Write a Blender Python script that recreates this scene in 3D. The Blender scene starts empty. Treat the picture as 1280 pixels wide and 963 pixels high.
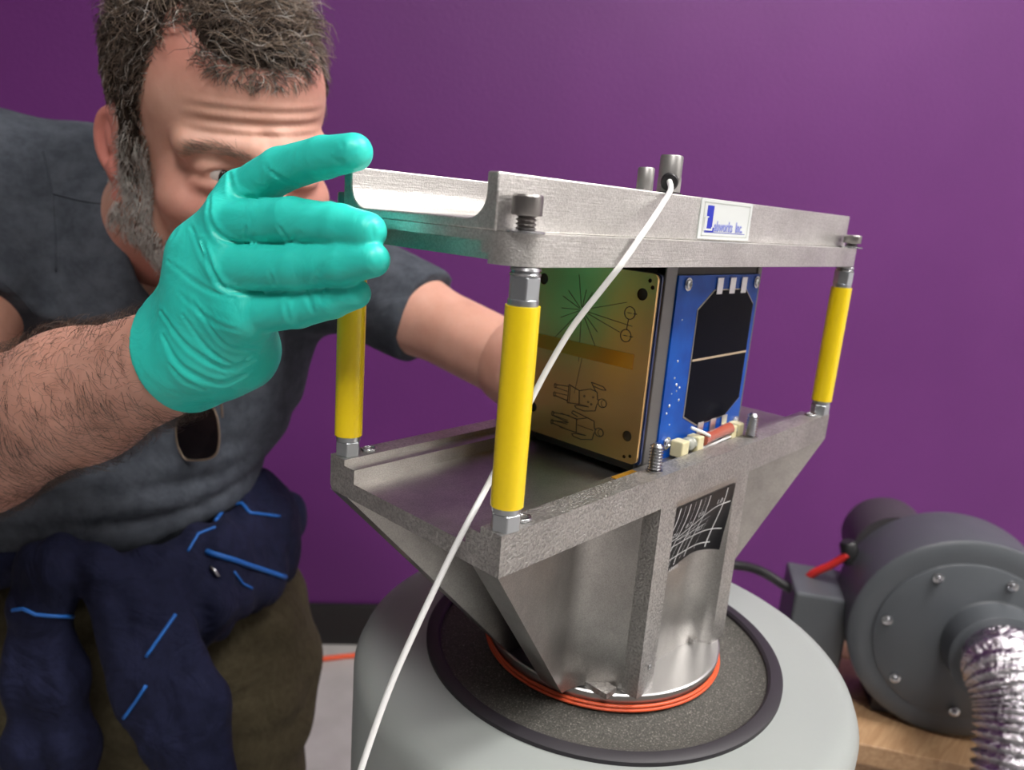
import bpy, bmesh, math, random
import numpy as np
from mathutils import Vector, Matrix

# ------------------------------------------------------------------ camera
S = bpy.context.scene
COL = S.collection
U = 0.125                      # one fixture unit (base width) in metres
Z0 = 0.919                     # height of the base rim above the floor
FPX = 931.0
RC = np.array([[0.6877295, -0.72190956, 0.07664673],
               [-0.11520295, -0.21276609, -0.97028804],
               [0.71676803, 0.65846578, -0.22949163]])
CAMF = np.array([-1.67509555, -1.53173696, 1.04902296])
CAM = np.array([CAMF[0] * U, CAMF[1] * U, CAMF[2] * U + Z0])

def F(x, y, z):
    return Vector((x * U, y * U, z * U + Z0))

def PX(u, v, d):
    """world point seen at pixel (u, v), d metres along the camera axis"""
    c = np.array([(u - 640) / FPX, (v - 481.5) / FPX, 1.0]) * d
    return Vector(CAM + RC.T @ c)

def ray(u, v):
    return RC.T @ np.array([(u - 640) / FPX, (v - 481.5) / FPX, 1.0])

def PXZ(u, v, z):
    r = ray(u, v)
    return Vector(CAM + r * ((z - CAM[2]) / r[2]))

cam_d = bpy.data.cameras.new('camera')
cam = bpy.data.objects.new('camera', cam_d)
COL.objects.link(cam)
S.camera = cam
cam_d.sensor_width = 36.0
cam_d.lens = FPX / 1280 * 36.0
cam_d.clip_start = 0.01
cam_d.dof.use_dof = True
cam_d.dof.focus_distance = 0.355
cam_d.dof.aperture_fstop = cam_d.lens / 2.6
m = Matrix.Identity(4)
for i in range(3):
    m[i][0] = RC[0][i]; m[i][1] = -RC[1][i]; m[i][2] = -RC[2][i]; m[i][3] = CAM[i]
cam.matrix_world = m

S.view_settings.view_transform = 'Standard'
S.view_settings.look = 'None'
S.view_settings.gamma = 1.0
S.view_settings.use_curve_mapping = False
S.view_settings.exposure = 0.0

# room frame: local x runs along the back wall, local y towards it
AW = math.radians(-40.64)
EX = Vector((math.cos(AW), math.sin(AW), 0)); EY = Vector((-math.sin(AW), math.cos(AW), 0))
CAMV = Vector(CAM)
WB = (PXZ(400, 803, 0.0) - CAMV).dot(EY)          # distance camera - back wall along EY
CEIL = 2.6
def RM(x, y, z):
    """room frame point; origin under the camera"""
    p = EX * x + EY * y
    return Vector((CAMV.x + p.x, CAMV.y + p.y, z))

w = bpy.data.worlds.new('world'); S.world = w; w.use_nodes = True
w.node_tree.nodes['Background'].inputs[0].default_value = (1, 0.97, 0.95, 1)
w.node_tree.nodes['Background'].inputs[1].default_value = 0.15

# ------------------------------------------------------------------ materials
MATS = {}
def newmat(name, col, rough=0.5, metal=0.0, **kw):
    m = bpy.data.materials.new(name); m.use_nodes = True
    nt = m.node_tree; b = nt.nodes['Principled BSDF']
    b.inputs['Base Color'].default_value = (*col, 1)
    b.inputs['Roughness'].default_value = rough
    b.inputs['Metallic'].default_value = metal
    for k, v in kw.items():
        b.inputs[k].default_value = v
    MATS[name] = m
    return m, nt, b

def noise(nt, scale, detail=4, rough=0.55, dist=0.0, stretch=None):
    n = nt.nodes.new('ShaderNodeTexNoise')
    n.inputs['Scale'].default_value = scale; n.inputs['Detail'].default_value = detail
    n.inputs['Roughness'].default_value = rough; n.inputs['Distortion'].default_value = dist
    tc = nt.nodes.new('ShaderNodeTexCoord')
    if stretch:
        mp = nt.nodes.new('ShaderNodeMapping'); mp.inputs['Scale'].default_value = stretch
        nt.links.new(tc.outputs['Object'], mp.inputs[0]); nt.links.new(mp.outputs[0], n.inputs['Vector'])
    else:
        nt.links.new(tc.outputs['Object'], n.inputs['Vector'])
    return n.outputs['Fac']

def ramp(nt, fac, stops):
    r = nt.nodes.new('ShaderNodeValToRGB'); el = r.color_ramp.elements
    while len(el) < len(stops): el.new(0.5)
    for e, (p, c) in zip(el, stops):
        e.position = p; e.color = (*c, 1) if len(c) == 3 else c
    nt.links.new(fac, r.inputs[0]); return r.outputs[0]

def bump(nt, b, fac, strength, dist=0.001, prev=None):
    n = nt.nodes.new('ShaderNodeBump'); n.inputs['Strength'].default_value = strength
    n.inputs['Distance'].default_value = dist
    nt.links.new(fac, n.inputs['Height'])
    if prev is not None: nt.links.new(prev, n.inputs['Normal'])
    nt.links.new(n.outputs[0], b.inputs['Normal']); return n.outputs[0]

def vary(name, c1, c2, scale, rough=0.5, metal=0.0, bs=None, bstr=0.2, bdist=0.001, lo=0.35, hi=0.65, stretch=None, detail=4, **kw):
    m, nt, b = newmat(name, c1, rough, metal, **kw)
    col = ramp(nt, noise(nt, scale, detail, stretch=stretch), [(lo, c1), (hi, c2)])
    nt.links.new(col, b.inputs['Base Color'])
    if bs: bump(nt, b, noise(nt, bs, 3), bstr, bdist)
    return m

def mixc(nt, fac, a, bcol):
    n = nt.nodes.new('ShaderNodeMix'); n.data_type = 'RGBA'
    if isinstance(fac, float): n.inputs[0].default_value = fac
    else: nt.links.new(fac, n.inputs[0])
    for i, v in ((6, a), (7, bcol)):
        if isinstance(v, tuple): n.inputs[i].default_value = (*v, 1)
        else: nt.links.new(v, n.inputs[i])
    return n.outputs[2]

# purple wall paint with a roller texture
vary('wall_purple', (0.118, 0.022, 0.148), (0.138, 0.027, 0.170), 1.5, 0.5, bs=160, bstr=0.25, bdist=0.003, **{'Specular IOR Level': 0.32})
vary('wall_white', (0.78, 0.77, 0.75), (0.82, 0.81, 0.79), 2, 0.8)
vary('wall_dark', (0.17, 0.165, 0.165), (0.20, 0.195, 0.19), 2, 0.7)
vary('ceiling_white', (0.75, 0.74, 0.72), (0.8, 0.79, 0.77), 30, 0.9)
vary('concrete', (0.40, 0.385, 0.37), (0.53, 0.515, 0.50), 7, 0.45, bs=60, bstr=0.05, lo=0.3, hi=0.7)
newmat('baseboard_black', (0.012, 0.011, 0.012), 0.5)
# milled aluminium: fine machining lines and cloudy wear
def alu(name, c1, c2, rough, metal, sc, speck, sb, lines=None, lb=0.1, sm=0.45, sd=0.0006):
    m, nt, b = newmat(name, c1, rough, metal)
    cl = ramp(nt, noise(nt, sc, 5, 0.65), [(0.3, c1), (0.72, c2)])
    sp = noise(nt, speck, 2, 0.6)
    cl = mixc(nt, ramp(nt, sp, [(0.35, (sm,) * 3), (0.62, (0, 0, 0))]), cl, tuple(v * 0.55 for v in c1))
    nt.links.new(cl, b.inputs['Base Color'])
    rr = ramp(nt, noise(nt, sc * 1.7, 4), [(0.3, (rough - 0.04,) * 3), (0.7, (rough + 0.06,) * 3)])
    nt.links.new(rr, b.inputs['Roughness'])
    p = bump(nt, b, sp, sb, sd)
    if lines:
        bump(nt, b, noise(nt, 1.0, 2, stretch=lines), lb, 0.0005, p)
    return m
alu('alu_cast', (0.42, 0.405, 0.39), (0.62, 0.605, 0.585), 0.40, 0.95, 30, 700, 0.9, sm=0.55, sd=0.001)
alu('alu_milled', (0.34, 0.325, 0.31), (0.54, 0.52, 0.495), 0.36, 0.97, 22, 1500, 0.16, (40, 900, 900), 0.12)
alu('alu_plate', (0.54, 0.525, 0.505), (0.76, 0.745, 0.725), 0.40, 0.93, 24, 1000, 0.30, (60, 700, 1400), 0.35, sm=0.38)
newmat('alu_disc', (0.60, 0.60, 0.60), 0.36, 1.0)
newmat('steel', (0.52, 0.53, 0.55), 0.26, 1.0)
newmat('steel_dark', (0.34, 0.325, 0.315), 0.34, 1.0)
newmat('zinc', (0.50, 0.53, 0.56), 0.30, 0.95)
vary('sensor_grey', (0.30, 0.295, 0.285), (0.36, 0.35, 0.34), 60, 0.42, 0.7)
newmat('yellow_sleeve', (0.83, 0.60, 0.004), 0.33, **{'Specular IOR Level': 0.5, 'Coat Weight': 0.2})
newmat('white_cable', (0.80, 0.81, 0.80), 0.4)
newmat('black_plastic', (0.014, 0.014, 0.015), 0.42)
newmat('black_rubber', (0.016, 0.013, 0.018), 0.55)
newmat('orange_ring', (0.62, 0.085, 0.025), 0.4)
newmat('red_cord', (0.75, 0.035, 0.03), 0.4)
newmat('orange_cord', (0.80, 0.10, 0.03), 0.45)
vary('shaker_grey', (0.265, 0.287, 0.278), (0.292, 0.314, 0.303), 4, 0.42, bs=500, bstr=0.05)
m, nt, b = newmat('diaphragm', (0.09, 0.09, 0.085), 0.75)
sp = noise(nt, 900, 2, 0.7)
nt.links.new(ramp(nt, sp, [(0.30, (0.030, 0.029, 0.026)), (0.58, (0.070, 0.067, 0.058)), (0.74, (0.24, 0.23, 0.20))]), b.inputs['Base Color'])
bump(nt, b, sp, 0.7, 0.0008)
vary('gold', (0.72, 0.45, 0.18), (0.80, 0.52, 0.22), 12, 0.27, 1.0, bs=70, bstr=0.012)
newmat('engraving_black', (0.03, 0.022, 0.012), 0.6)
newmat('amber_tape', (0.50, 0.25, 0.03), 0.16, 0.55)
newmat('plate_edge', (0.55, 0.55, 0.55), 0.35, 0.9)
vary('board_blue', (0.001, 0.05, 0.30), (0.002, 0.08, 0.42), 50, 0.33, lo=0.4, hi=0.7, **{'Specular IOR Level': 0.2})
newmat('board_dark', (0.006, 0.016, 0.075), 0.3)
newmat('frame_grey', (0.16, 0.155, 0.15), 0.42, 0.7)
newmat('frame_dark', (0.03, 0.026, 0.022), 0.5, 0.3)
newmat('solar_black', (0.0015, 0.002, 0.006), 0.25, **{'Specular IOR Level': 0.03})
newmat('busbar_gold', (0.55, 0.43, 0.30), 0.4, 0.5)
newmat('cell_edge', (0.45, 0.40, 0.33), 0.4, 0.6)
newmat('tab_silver', (0.72, 0.72, 0.72), 0.3, 0.9)
newmat('resistor_red', (0.33, 0.075, 0.045), 0.2, 0.0, **{'Coat Weight': 0.6})
newmat('connector_cream', (0.60, 0.55, 0.33), 0.3)
newmat('epoxy', (0.55, 0.57, 0.50), 0.1, 0.0, **{'Transmission Weight': 0.5})
newmat('sticker_white', (0.60, 0.63, 0.62), 0.4)
newmat('sticker_grey', (0.42, 0.45, 0.42), 0.4)
newmat('ink_blue', (0.004, 0.02, 0.40), 0.4)
newmat('ink_pale_blue', (0.30, 0.34, 0.62), 0.4)
newmat('sticker_black', (0.006, 0.006, 0.008), 0.4, **{'Specular IOR Level': 0.2})
newmat('ink_white', (0.75, 0.76, 0.77), 0.4)
vary('blower_grey', (0.072, 0.080, 0.090), (0.085, 0.094, 0.104), 8, 0.42, bs=300, bstr=0.06)
newmat('motor_dark', (0.05, 0.045, 0.05), 0.45)
m, nt, b = newmat('foil', (0.62, 0.60, 0.64), 0.18, 1.0)
bump(nt, b, noise(nt, 90, 4, 0.6, 1.0), 0.8, 0.006)
m, nt, b = newmat('wood', (0.42, 0.24, 0.12), 0.5)
nt.links.new(ramp(nt, noise(nt, 6, 5, 0.6, 1.5, (2, 22, 22)), [(0.3, (0.36, 0.20, 0.095)), (0.7, (0.56, 0.36, 0.20))]), b.inputs['Base Color'])
def emis(name, col, s):
    m, nt, b = newmat(name, (0.8, 0.8, 0.8), 0.5)
    b.inputs['Emission Color'].default_value = (*col, 1); b.inputs['Emission Strength'].default_value = s
emis('lamp_glow', (1.0, 0.965, 0.93), 38.0)

# ------------------------------------------------------------------ mesh helpers
def frame(d):
    d = Vector(d).normalized()
    a = Vector((0, 0, 1)) if abs(d.z) < 0.9 else Vector((1, 0, 0))
    x = a.cross(d).normalized(); return x, d.cross(x), d

class MB:
    def __init__(s): s.v = []; s.f = []; s.mi = []
    def add(s, vs, fs, mi=0):
        o = len(s.v); s.v += [Vector(p) for p in vs]
        s.f += [tuple(i + o for i in f) for f in fs]; s.mi += [mi] * len(fs); return s
    def box(s, a, b, mi=0, fn=None):
        fn = fn or (lambda x, y, z: Vector((x, y, z)))
        P = [fn(x, y, z) for z in (a[2], b[2]) for y in (a[1], b[1]) for x in (a[0], b[0])]
        return s.add(P, [(0, 2, 3, 1), (4, 5, 7, 6), (0, 1, 5, 4), (2, 6, 7, 3), (0, 4, 6, 2), (1, 3, 7, 5)], mi)
    def lathe(s, o, d, prof, n=32, mi=0, rot=0.0, cap=True):
        """prof: list of (radius, height along d)"""
        x, y, d = frame(d); o = Vector(o); vs = []
        for r, h in prof:
            for k in range(n):
                a = rot + 2 * math.pi * k / n
                vs.append(o + d * h + (x * math.cos(a) + y * math.sin(a)) * r)
        fs = []
        for j in range(len(prof) - 1):
            for k in range(n):
                fs.append((j * n + k, j * n + (k + 1) % n, (j + 1) * n + (k + 1) % n, (j + 1) * n + k))
        if cap:
            fs.append(tuple(range(n - 1, -1, -1))); fs.append(tuple(range((len(prof) - 1) * n, len(prof) * n)))
        return s.add(vs, fs, mi)
    def tube(s, pts, rad, n=8, mi=0, cap=True):
        pts = [Vector(p) for p in pts]; m_ = len(pts)
        rs = rad if isinstance(rad, (list, tuple)) else [rad] * m_
        vs = []; px = None
        for i, p in enumerate(pts):
            t = (pts[min(i + 1, m_ - 1)] - pts[max(i - 1, 0)]).normalized()
            if px is None: px, py, _ = frame(t)
            else:
                px = (px - t * px.dot(t)).normalized(); py = t.cross(px)
            for k in range(n):
                a = 2 * math.pi * k / n
                vs.append(p + (px * math.cos(a) + py * math.sin(a)) * rs[i])
        fs = [(i * n + k, i * n + (k + 1) % n, (i + 1) * n + (k + 1) % n, (i + 1) * n + k) for i in range(m_ - 1) for k in range(n)]
        if cap: fs += [tuple(range(n - 1, -1, -1)), tuple(range((m_ - 1) * n, m_ * n))]
        return s.add(vs, fs, mi)
    def prism(s, poly, h0, h1, fn, mi=0):
        """poly: 2D outline, fn(a, b, h) -> world point"""
        n = len(poly)
        vs = [fn(a, b, h0) for a, b in poly] + [fn(a, b, h1) for a, b in poly]
        fs = [tuple(range(n - 1, -1, -1)), tuple(range(n, 2 * n))]
        fs += [(i, (i + 1) % n, n + (i + 1) % n, n + i) for i in range(n)]
        return s.add(vs, fs, mi)
    def grid(s, fn, nu, nv, mi=0):
        vs = [fn(i / (nu - 1), j / (nv - 1)) for j in range(nv) for i in range(nu)]
        fs = [(j * nu + i, j * nu + i + 1, (j + 1) * nu + i + 1, (j + 1) * nu + i) for j in range(nv - 1) for i in range(nu - 1)]
        return s.add(vs, fs, mi)
    def build(s, name, mat, parent=None, smooth=None, bevel=0, seg=2, fix=True):
        me = bpy.data.meshes.new(name)
        o0 = Vector(parent['o']) if parent is not None and 'o' in parent else Vector((0, 0, 0))
        me.from_pydata([p - o0 for p in s.v], [], s.f)
        for mm in (mat if isinstance(mat, (list, tuple)) else [mat]): me.materials.append(MATS[mm])
        me.polygons.foreach_set('material_index', s.mi)
        if fix:
            bm = bmesh.new(); bm.from_mesh(me); bmesh.ops.recalc_face_normals(bm, faces=bm.faces); bm.to_mesh(me); bm.free()
        ob = bpy.data.objects.new(name, me); COL.objects.link(ob)
        if parent is not None: ob.parent = parent
        if smooth is not None:
            me.shade_smooth() if smooth >= 180 else None
            if smooth < 180:
                me.shade_smooth()
                bm = bmesh.new(); bm.from_mesh(me)
                for e in bm.edges:
                    if len(e.link_faces) == 2 and e.calc_face_angle(0) > math.radians(smooth): e.smooth = False
                bm.to_mesh(me); bm.free()
        if bevel:
            md = ob.modifiers.new('bevel', 'BEVEL'); md.width = bevel; md.segments = seg; md.limit_method = 'ANGLE'; md.angle_limit = math.radians(40)
            md.harden_normals = False
        return ob

def thing(name, label, cat, o, group=None):
    e = bpy.data.objects.new(name, None); COL.objects.link(e); e.location = o
    e.empty_display_size = 0.02
    e['o'] = tuple(o); e['label'] = label; e['category'] = cat
    if group: e['group'] = group
    return e
def sub(ob, parent):
    """make ob a sub-part of part `parent` (both in the same thing frame)"""
    ob.parent = parent; return ob
def tag(o, label, cat, group=None):
    o['label'] = label; o['category'] = cat
    if group: o['group'] = group
    return o
def struct(o): o['kind'] = 'structure'; return o
def lerp(a, b, t): return a + (b - a) * t
def spline(pts, n):
    """Catmull-Rom through pts"""
    P = [np.array(p, float) for p in pts]; P = [2 * P[0] - P[1]] + P + [2 * P[-1] - P[-2]]
    out = []
    for i in range(1, len(P) - 2):
        for k in range(n):
            t = k / n
            out.append(0.5 * ((2 * P[i]) + (-P[i - 1] + P[i + 1]) * t + (2 * P[i - 1] - 5 * P[i] + 4 * P[i + 1] - P[i + 2]) * t * t + (-P[i - 1] + 3 * P[i] - 3 * P[i + 1] + P[i + 2]) * t ** 3))
    out.append(P[-2]); return out

# ------------------------------------------------------------------ room shell
XL, XR, YF = -2.3, 2.9, -2.6
def slab(name, mat, a, b):
    return struct(MB().box(a, b, 0, RM).build(name, mat))
slab('floor', 'concrete', (XL, YF, -0.1), (XR, WB, 0))
slab('ceiling', 'ceiling_white', (XL, YF, CEIL), (XR, WB, CEIL + 0.1))
slab('wall_back', 'wall_purple', (XL - 0.1, WB, -0.1), (XR + 0.1, WB + 0.1, CEIL + 0.1))
slab('wall_left', 'wall_dark', (XL - 0.1, YF, -0.1), (XL, WB, CEIL + 0.1))
slab('wall_right', 'wall_white', (XR, YF, -0.1), (XR + 0.1, WB, CEIL + 0.1))
slab('wall_front', 'wall_dark', (XL - 0.1, YF - 0.1, -0.1), (XR + 0.1, YF, CEIL + 0.1))
bb = MB().box((XL, WB - 0.012, 0), (XR, WB, 0.107), 0, RM).build('baseboard_back', 'baseboard_black', bevel=0.004)
struct(bb)
for x, y, lab in ((1.0, 0.30, 'square white ceiling light panel closest to the purple wall'),
                  (2.15, -0.2, 'square white ceiling light panel beside the white right wall'),
                  (0.05, -0.9, 'square white ceiling light panel towards the dark grey left wall')):
    t = thing('ceiling_light', lab, 'ceiling light', RM(x, y, CEIL), 'ceiling light panels')
    MB().box((x - 0.32, y - 0.32, CEIL - 0.03), (x + 0.32, y + 0.32, CEIL), 0, RM).build('housing', 'ceiling_white', t)
    MB().box((x - 0.29, y - 0.29, CEIL - 0.034), (x + 0.29, y + 0.29, CEIL - 0.0305), 0, RM).build('diffuser', 'lamp_glow', t)

# ------------------------------------------------------------------ shaker
LX, LY = 1.41, 0.5             # fixture centre line (units)
ZT = -1.2                      # top of the shaker body (units)
t = thing('vibration_shaker', 'grey cylindrical vibration shaker carrying the metal test fixture on its round armature', 'test machine', Vector((LX * U, LY * U, 0)))
O = F(LX, LY, 0); Oz = Vector((O.x, O.y, 0))
def zl(v): return v * U + Z0
R1 = 1.315 * U
MB().lathe(Oz, (0, 0, 1), [(0.93 * U, zl(ZT) - 0.05), (R1 * 0.9, 0.30), (R1, 0.31), (R1, zl(ZT) - 0.012), (R1 - 0.003, zl(ZT) - 0.005), (R1 - 0.009, zl(ZT) - 0.001), (R1 - 0.014, zl(ZT)),
    (0.90 * U, zl(ZT)), (0.89 * U, zl(ZT) - 0.05)], 128, cap=False).build('body', 'shaker_grey', t, smooth=35)
MB().lathe(Oz, (0, 0, 1), [(R1 + 0.05, 0.0), (R1 + 0.05, 0.30), (R1 - 0.02, 0.3005)], 4, rot=math.pi / 4).build('pedestal', 'motor_dark', t, bevel=0.004)
MB().lathe(Oz, (0, 0, 1), [(0.87 * U, zl(ZT) - 0.002), (0.945 * U, zl(ZT) - 0.002), (0.945 * U, zl(ZT) + 0.0025), (0.935 * U, zl(ZT) + 0.0035), (0.885 * U, zl(ZT) + 0.0035), (0.872 * U, zl(ZT) + 0.002), (0.87 * U, zl(ZT) - 0.002)], 128, cap=False).build('clamp_ring', 'black_rubber', t, smooth=40)
MB().lathe(Oz, (0, 0, 1), [(0.60 * U, zl(ZT) + 0.001), (0.66 * U, zl(ZT) - 0.0005), (0.76 * U, zl(ZT) - 0.0035), (0.83 * U, zl(ZT) - 0.002), (0.89 * U, zl(ZT) + 0.001)], 128, cap=False).build('diaphragm', 'diaphragm', t, smooth=60)
MB().lathe(Oz, (0, 0, 1), [(0.585 * U, zl(ZT) - 0.03), (0.605 * U, zl(ZT)), (0.605 * U, zl(-1.125)), (0.618 * U, zl(-1.12)), (0.618 * U, zl(-1.098)), (0.612 * U, zl(-1.092))], 128).build('armature', 'alu_disc', t, smooth=35)
for zz, rr_ in ((-1.152, 0.618), (-1.170, 0.622)):
    MB().lathe(Oz, (0, 0, 1), [((rr_ + 0.0085 * math.cos(a)) * U, zl(zz + 0.0085 * math.sin(a))) for a in np.linspace(0, 2 * math.pi, 11)], 128, cap=False).build('sealing_ring', 'orange_ring', t, smooth=180)

# ------------------------------------------------------------------ fixture base
L = 2.8203; H_ = 0.154; r_, rr, s_, d_ = 0.0992, 0.1689, 0.0245, 0.0837
t = thing('fixture_base', 'flared cast aluminium fixture base with a wide channel bolted on the shaker', 'test fixture', F(LX, LY, -1.09))
base_root = t
prof = [(0, 0), (r_, 0), (r_, -s_), (rr, -s_), (rr, -d_), (1 - rr, -d_), (1 - rr, -s_), (1 - r_, -s_), (1 - r_, 0), (1, 0), (1, -H_ + 0.02), (0.985, -H_), (0, -H_)]
mb = MB()
n = len(prof)
vs = [F(0, y, z) for y, z in prof] + [F(L, y, z) for y, z in prof]
mb.add(vs, [tuple(range(n)), tuple(range(2 * n - 1, n - 1, -1))], 0)
for i in range(n):
    j = (i + 1) % n
    mi = 1 if 1 <= i <= 7 else 0
    mb.add([vs[i], vs[j], vs[n + j], vs[n + i]], [(0, 1, 2, 3)], mi)
bm_ob = mb.build('channel', ['alu_cast', 'alu_milled'], t, bevel=0.0006)
# flared side walls: a ruled, scooped skin between rim and disc, one mesh per wall
PX0, PX1, PX2, PX3 = 1.0, 1.13, 1.69, 1.82       # the two vertical pilasters
ZB = -1.092
def smooth01(t): t = max(0.0, min(1.0, t)); return t * t * (3 - 2 * t)
def scoop(q, Rf=0.30):
    """0 far from the pilaster, 1 at it, along a quarter circle"""
    if q <= 1 - Rf: return 0.0
    a = (q - (1 - Rf)) / Rf
    return 1 - math.sqrt(max(0.0, 1 - a * a))
def yskin(x, tip):
    """plan curve of a wing: straight inward flank, then a half-pipe out to the pilaster"""
    sl = tip[1] / tip[0]
    xc, rp = 0.77, 0.245
    if x <= 0.70: return sl * x
    arc = math.sqrt(max(0.0, rp * rp - (x - xc) ** 2)) * tip[1] / 0.25 if abs(x - xc) < rp else 0.0
    t_ = min(1.0, (x - 0.70) / 0.05)
    return lerp(sl * x, arc, t_)
def wing(side, mirror):
    """front skin + back skin of one flared wing as fn(s, t)"""
    tip = (0.76, 0.25, ZB + 0.01) if side == 0 else (0.80, 0.33, ZB + 0.01)
    def front(a, b):
        xl = lerp(0.0, tip[0], b); z = lerp(-H_, tip[2], b)
        return lerp(xl, PX0, a), yskin(lerp(xl, PX0, a), tip), z
    def P(x, y, z):
        if mirror: x = L - x
        if side: y = 1 - y
        return F(x, y, z)
    return front, P
for side in (0, 1):
    mbw = MB()
    for mirror in (0, 1):
        fr, P = wing(side, mirror)
        nu, nv = 33, 25
        mbw.grid(lambda a, b: P(*fr(a, b)), nu, nv, 0)
        th = 0.126
        def back(a, b):
            x, y, z = fr(a, b); return P(x, min(0.329 * x, 0.25) + th, z)
        mbw.grid(back, 9, 25, 1)
        mbw.grid(lambda a, b: P(*(lambda q: (q[0], lerp(q[1], min(0.329 * q[0], 0.25) + th, a), q[2]))(fr(0, b))), 5, 25, 1)
        mbw.grid(lambda a, b: P(*(lambda q: (q[0], lerp(q[1], min(0.329 * q[0], 0.25) + th, b), q[2]))(fr(a, 1))), 33, 4, 1)
    Q = (lambda x, y, z: F(x, 1 - y, z)) if side else F
    def mid(a, b):
        x = lerp(PX1, PX2, a); z = lerp(-H_, ZB, b)
        y = 0.105 * smooth01(b * 2.0) * (1 - scoop(a, 0.34))
        return x, y, z
    mbw.grid(lambda a, b: Q(*mid(a, b)), 41, 33, 0)
    # side faces of the recess beside the pilasters
    mbw.grid(lambda a, b: Q(PX1, lerp(0, mid(0, b)[1], a), lerp(-H_, ZB, b)), 3, 33, 0)
    for x0, x1 in ((PX0, PX1), (PX2, PX3)):
        mbw.box((x0, 0.0, ZB), (x1, 0.30, -H_), 2, Q)
    mbw.box((PX1 - 0.02, 0.13, ZB + 0.02), (PX2 + 0.02, 0.32, -H_), 1, Q)
    # small feet at the disc
    for x, y in ((0.93, 0.115), (1.655, 0.085)):
        mbw.box((x - 0.04, y - 0.025, ZB), (x + 0.04, y + 0.12, ZB + 0.028), 2, Q)
    mbw.build('side_wall', ['alu_milled', 'alu_milled', 'alu_cast'], t, smooth=35, fix=False)
for y in (0.06, 0.94):
    for xk, x in enumerate((1.003, 1.905)):
        prof_s = []
        for k in range(21):
            h = -0.02 + 0.14 * k / 20
            prof_s.append(((0.0310 if k % 2 else 0.0195), h))
        prof_s = [(p * U, h * U) for p, h in prof_s] + [(0.016 * U, 0.126 * U)]
        MB().lathe(F(x, y, 0), (0, 0, 1), prof_s, 20).build('threaded_stud', 'steel', t, smooth=30)
        MB().lathe(F(x, y, 0), (0, 0, 1), [(0.030 * U, 0.0002), (0.037 * U, 0.0002), (0.037 * U, 0.0008), (0.030 * U, 0.0008)], 24, cap=False).build('stud_seat', 'steel_dark', t)
for x, y in ((0.155, 0.052), (0.155, 0.948), (L - 0.155, 0.052)):
    mbh = MB().lathe(F(x, y, 0), (0, 0, 1), [(0.0, 0.0003), (0.026 * U, 0.0003)], 24, 0, cap=False)
    pts = [F(x, y, 0.004 + 0.006 * k / 24) + Vector((math.cos(k * .52), math.sin(k * .52), 0)) * 0.029 * U for k in range(25)]
    mbh.tube(pts, 0.0055 * U, 6, 1)
    mbh.build('thread_insert', ['steel_dark', 'steel'], t, smooth=180)
MB().lathe(F(PX0 + 0.075, -0.0005, ZB + 0.14), (0, -1, 0), [(0.0, 0.0001), (0.010 * U, 0.0001), (0.012 * U, 0.0006), (0.007 * U, 0.0010)], 16).build('dimple', 'steel', t)
# black chart sticker on the middle panel, printed lines following the surface
zs0, zs1 = -0.185, -0.60
def stk(a, b, off=0.0035):
    """a along x, b downward; both 0..1 on the sticker"""
    bb_ = (lerp(zs0, zs1, b) + H_) / (ZB + H_)
    aa = lerp(0.01, 0.985, a)
    x, y, z = mid_near(aa, bb_)
    return F(x, y - off, z)
def mid_near(a, b):
    x = lerp(PX1, PX2, a); z = lerp(-H_, ZB, b)
    y = 0.105 * smooth01(b * 2.0) * (1 - scoop(a, 0.34))
    return x, y, z
low = lambda a: 1.0 - 0.10 * smooth01((a - 0.25) / 0.5) - 0.02 * math.sin(a * 3.1)
mb = MB().grid(lambda a, b: stk(a, b * low(a), 0.004), 31, 25)
sticker = mb.build('chart_sticker', 'sticker_black', t, smooth=180)
sticker['label'] = 'black chart sticker with white curved grid lines'
mbl = MB()
def strip(pts, wdt):
    P3 = pts
    for i in range(len(P3) - 1):
        (a0, b0), (a1, b1) = P3[i], P3[i + 1]
        dx, dy = (a1 - a0) * 0.5, (b1 - b0) * 0.42
        l = math.hypot(dx, dy) + 1e-9; nx, ny = -dy / l * wdt / 0.5, dx / l * wdt / 0.42
        mbl.add([stk(a0 + nx, b0 + ny, 0.006), stk(a1 + nx, b1 + ny, 0.006), stk(a1 - nx, b1 - ny, 0.006), stk(a0 - nx, b0 - ny, 0.006)], [(0, 1, 2, 3)])
def curve(f, a0, a1, w_, n=18):
    strip([(lerp(a0, a1, k / n), f(lerp(a0, a1, k / n))) for k in range(n + 1)], w_)
for x in (0.06, 0.22, 0.39, 0.55, 0.86):
    strip([(x, lerp(0.02, 0.95 * low(x), k / 8)) for k in range(9)], 0.0030)
for x in (0.14, 0.305, 0.47, 0.70):
    strip([(x, lerp(0.02 if x < 0.7 else 0.40, 0.93 * low(x), k / 8)) for k in range(9)], 0.0009)
curve(lambda a: 0.87 - 0.10 * math.sin(a * 2.4), 0.02, 0.90, 0.0030)
curve(lambda a: 0.62 - 0.05 * math.sin(a * 2.9), 0.02, 0.97, 0.0030)
curve(lambda a: 0.50 - 0.27 * smooth01((a - 0.02) / 0.80), 0.02, 0.97, 0.0030)
curve(lambda a: 0.50 - 0.34 * (a - 0.24), 0.24, 0.70, 0.0014)
curve(lambda a: 0.51 - 0.14 * (a - 0.24), 0.24, 0.68, 0.0020)
sub(mbl.build('chart_lines', 'ink_white', t, fix=False), sticker)

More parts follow.
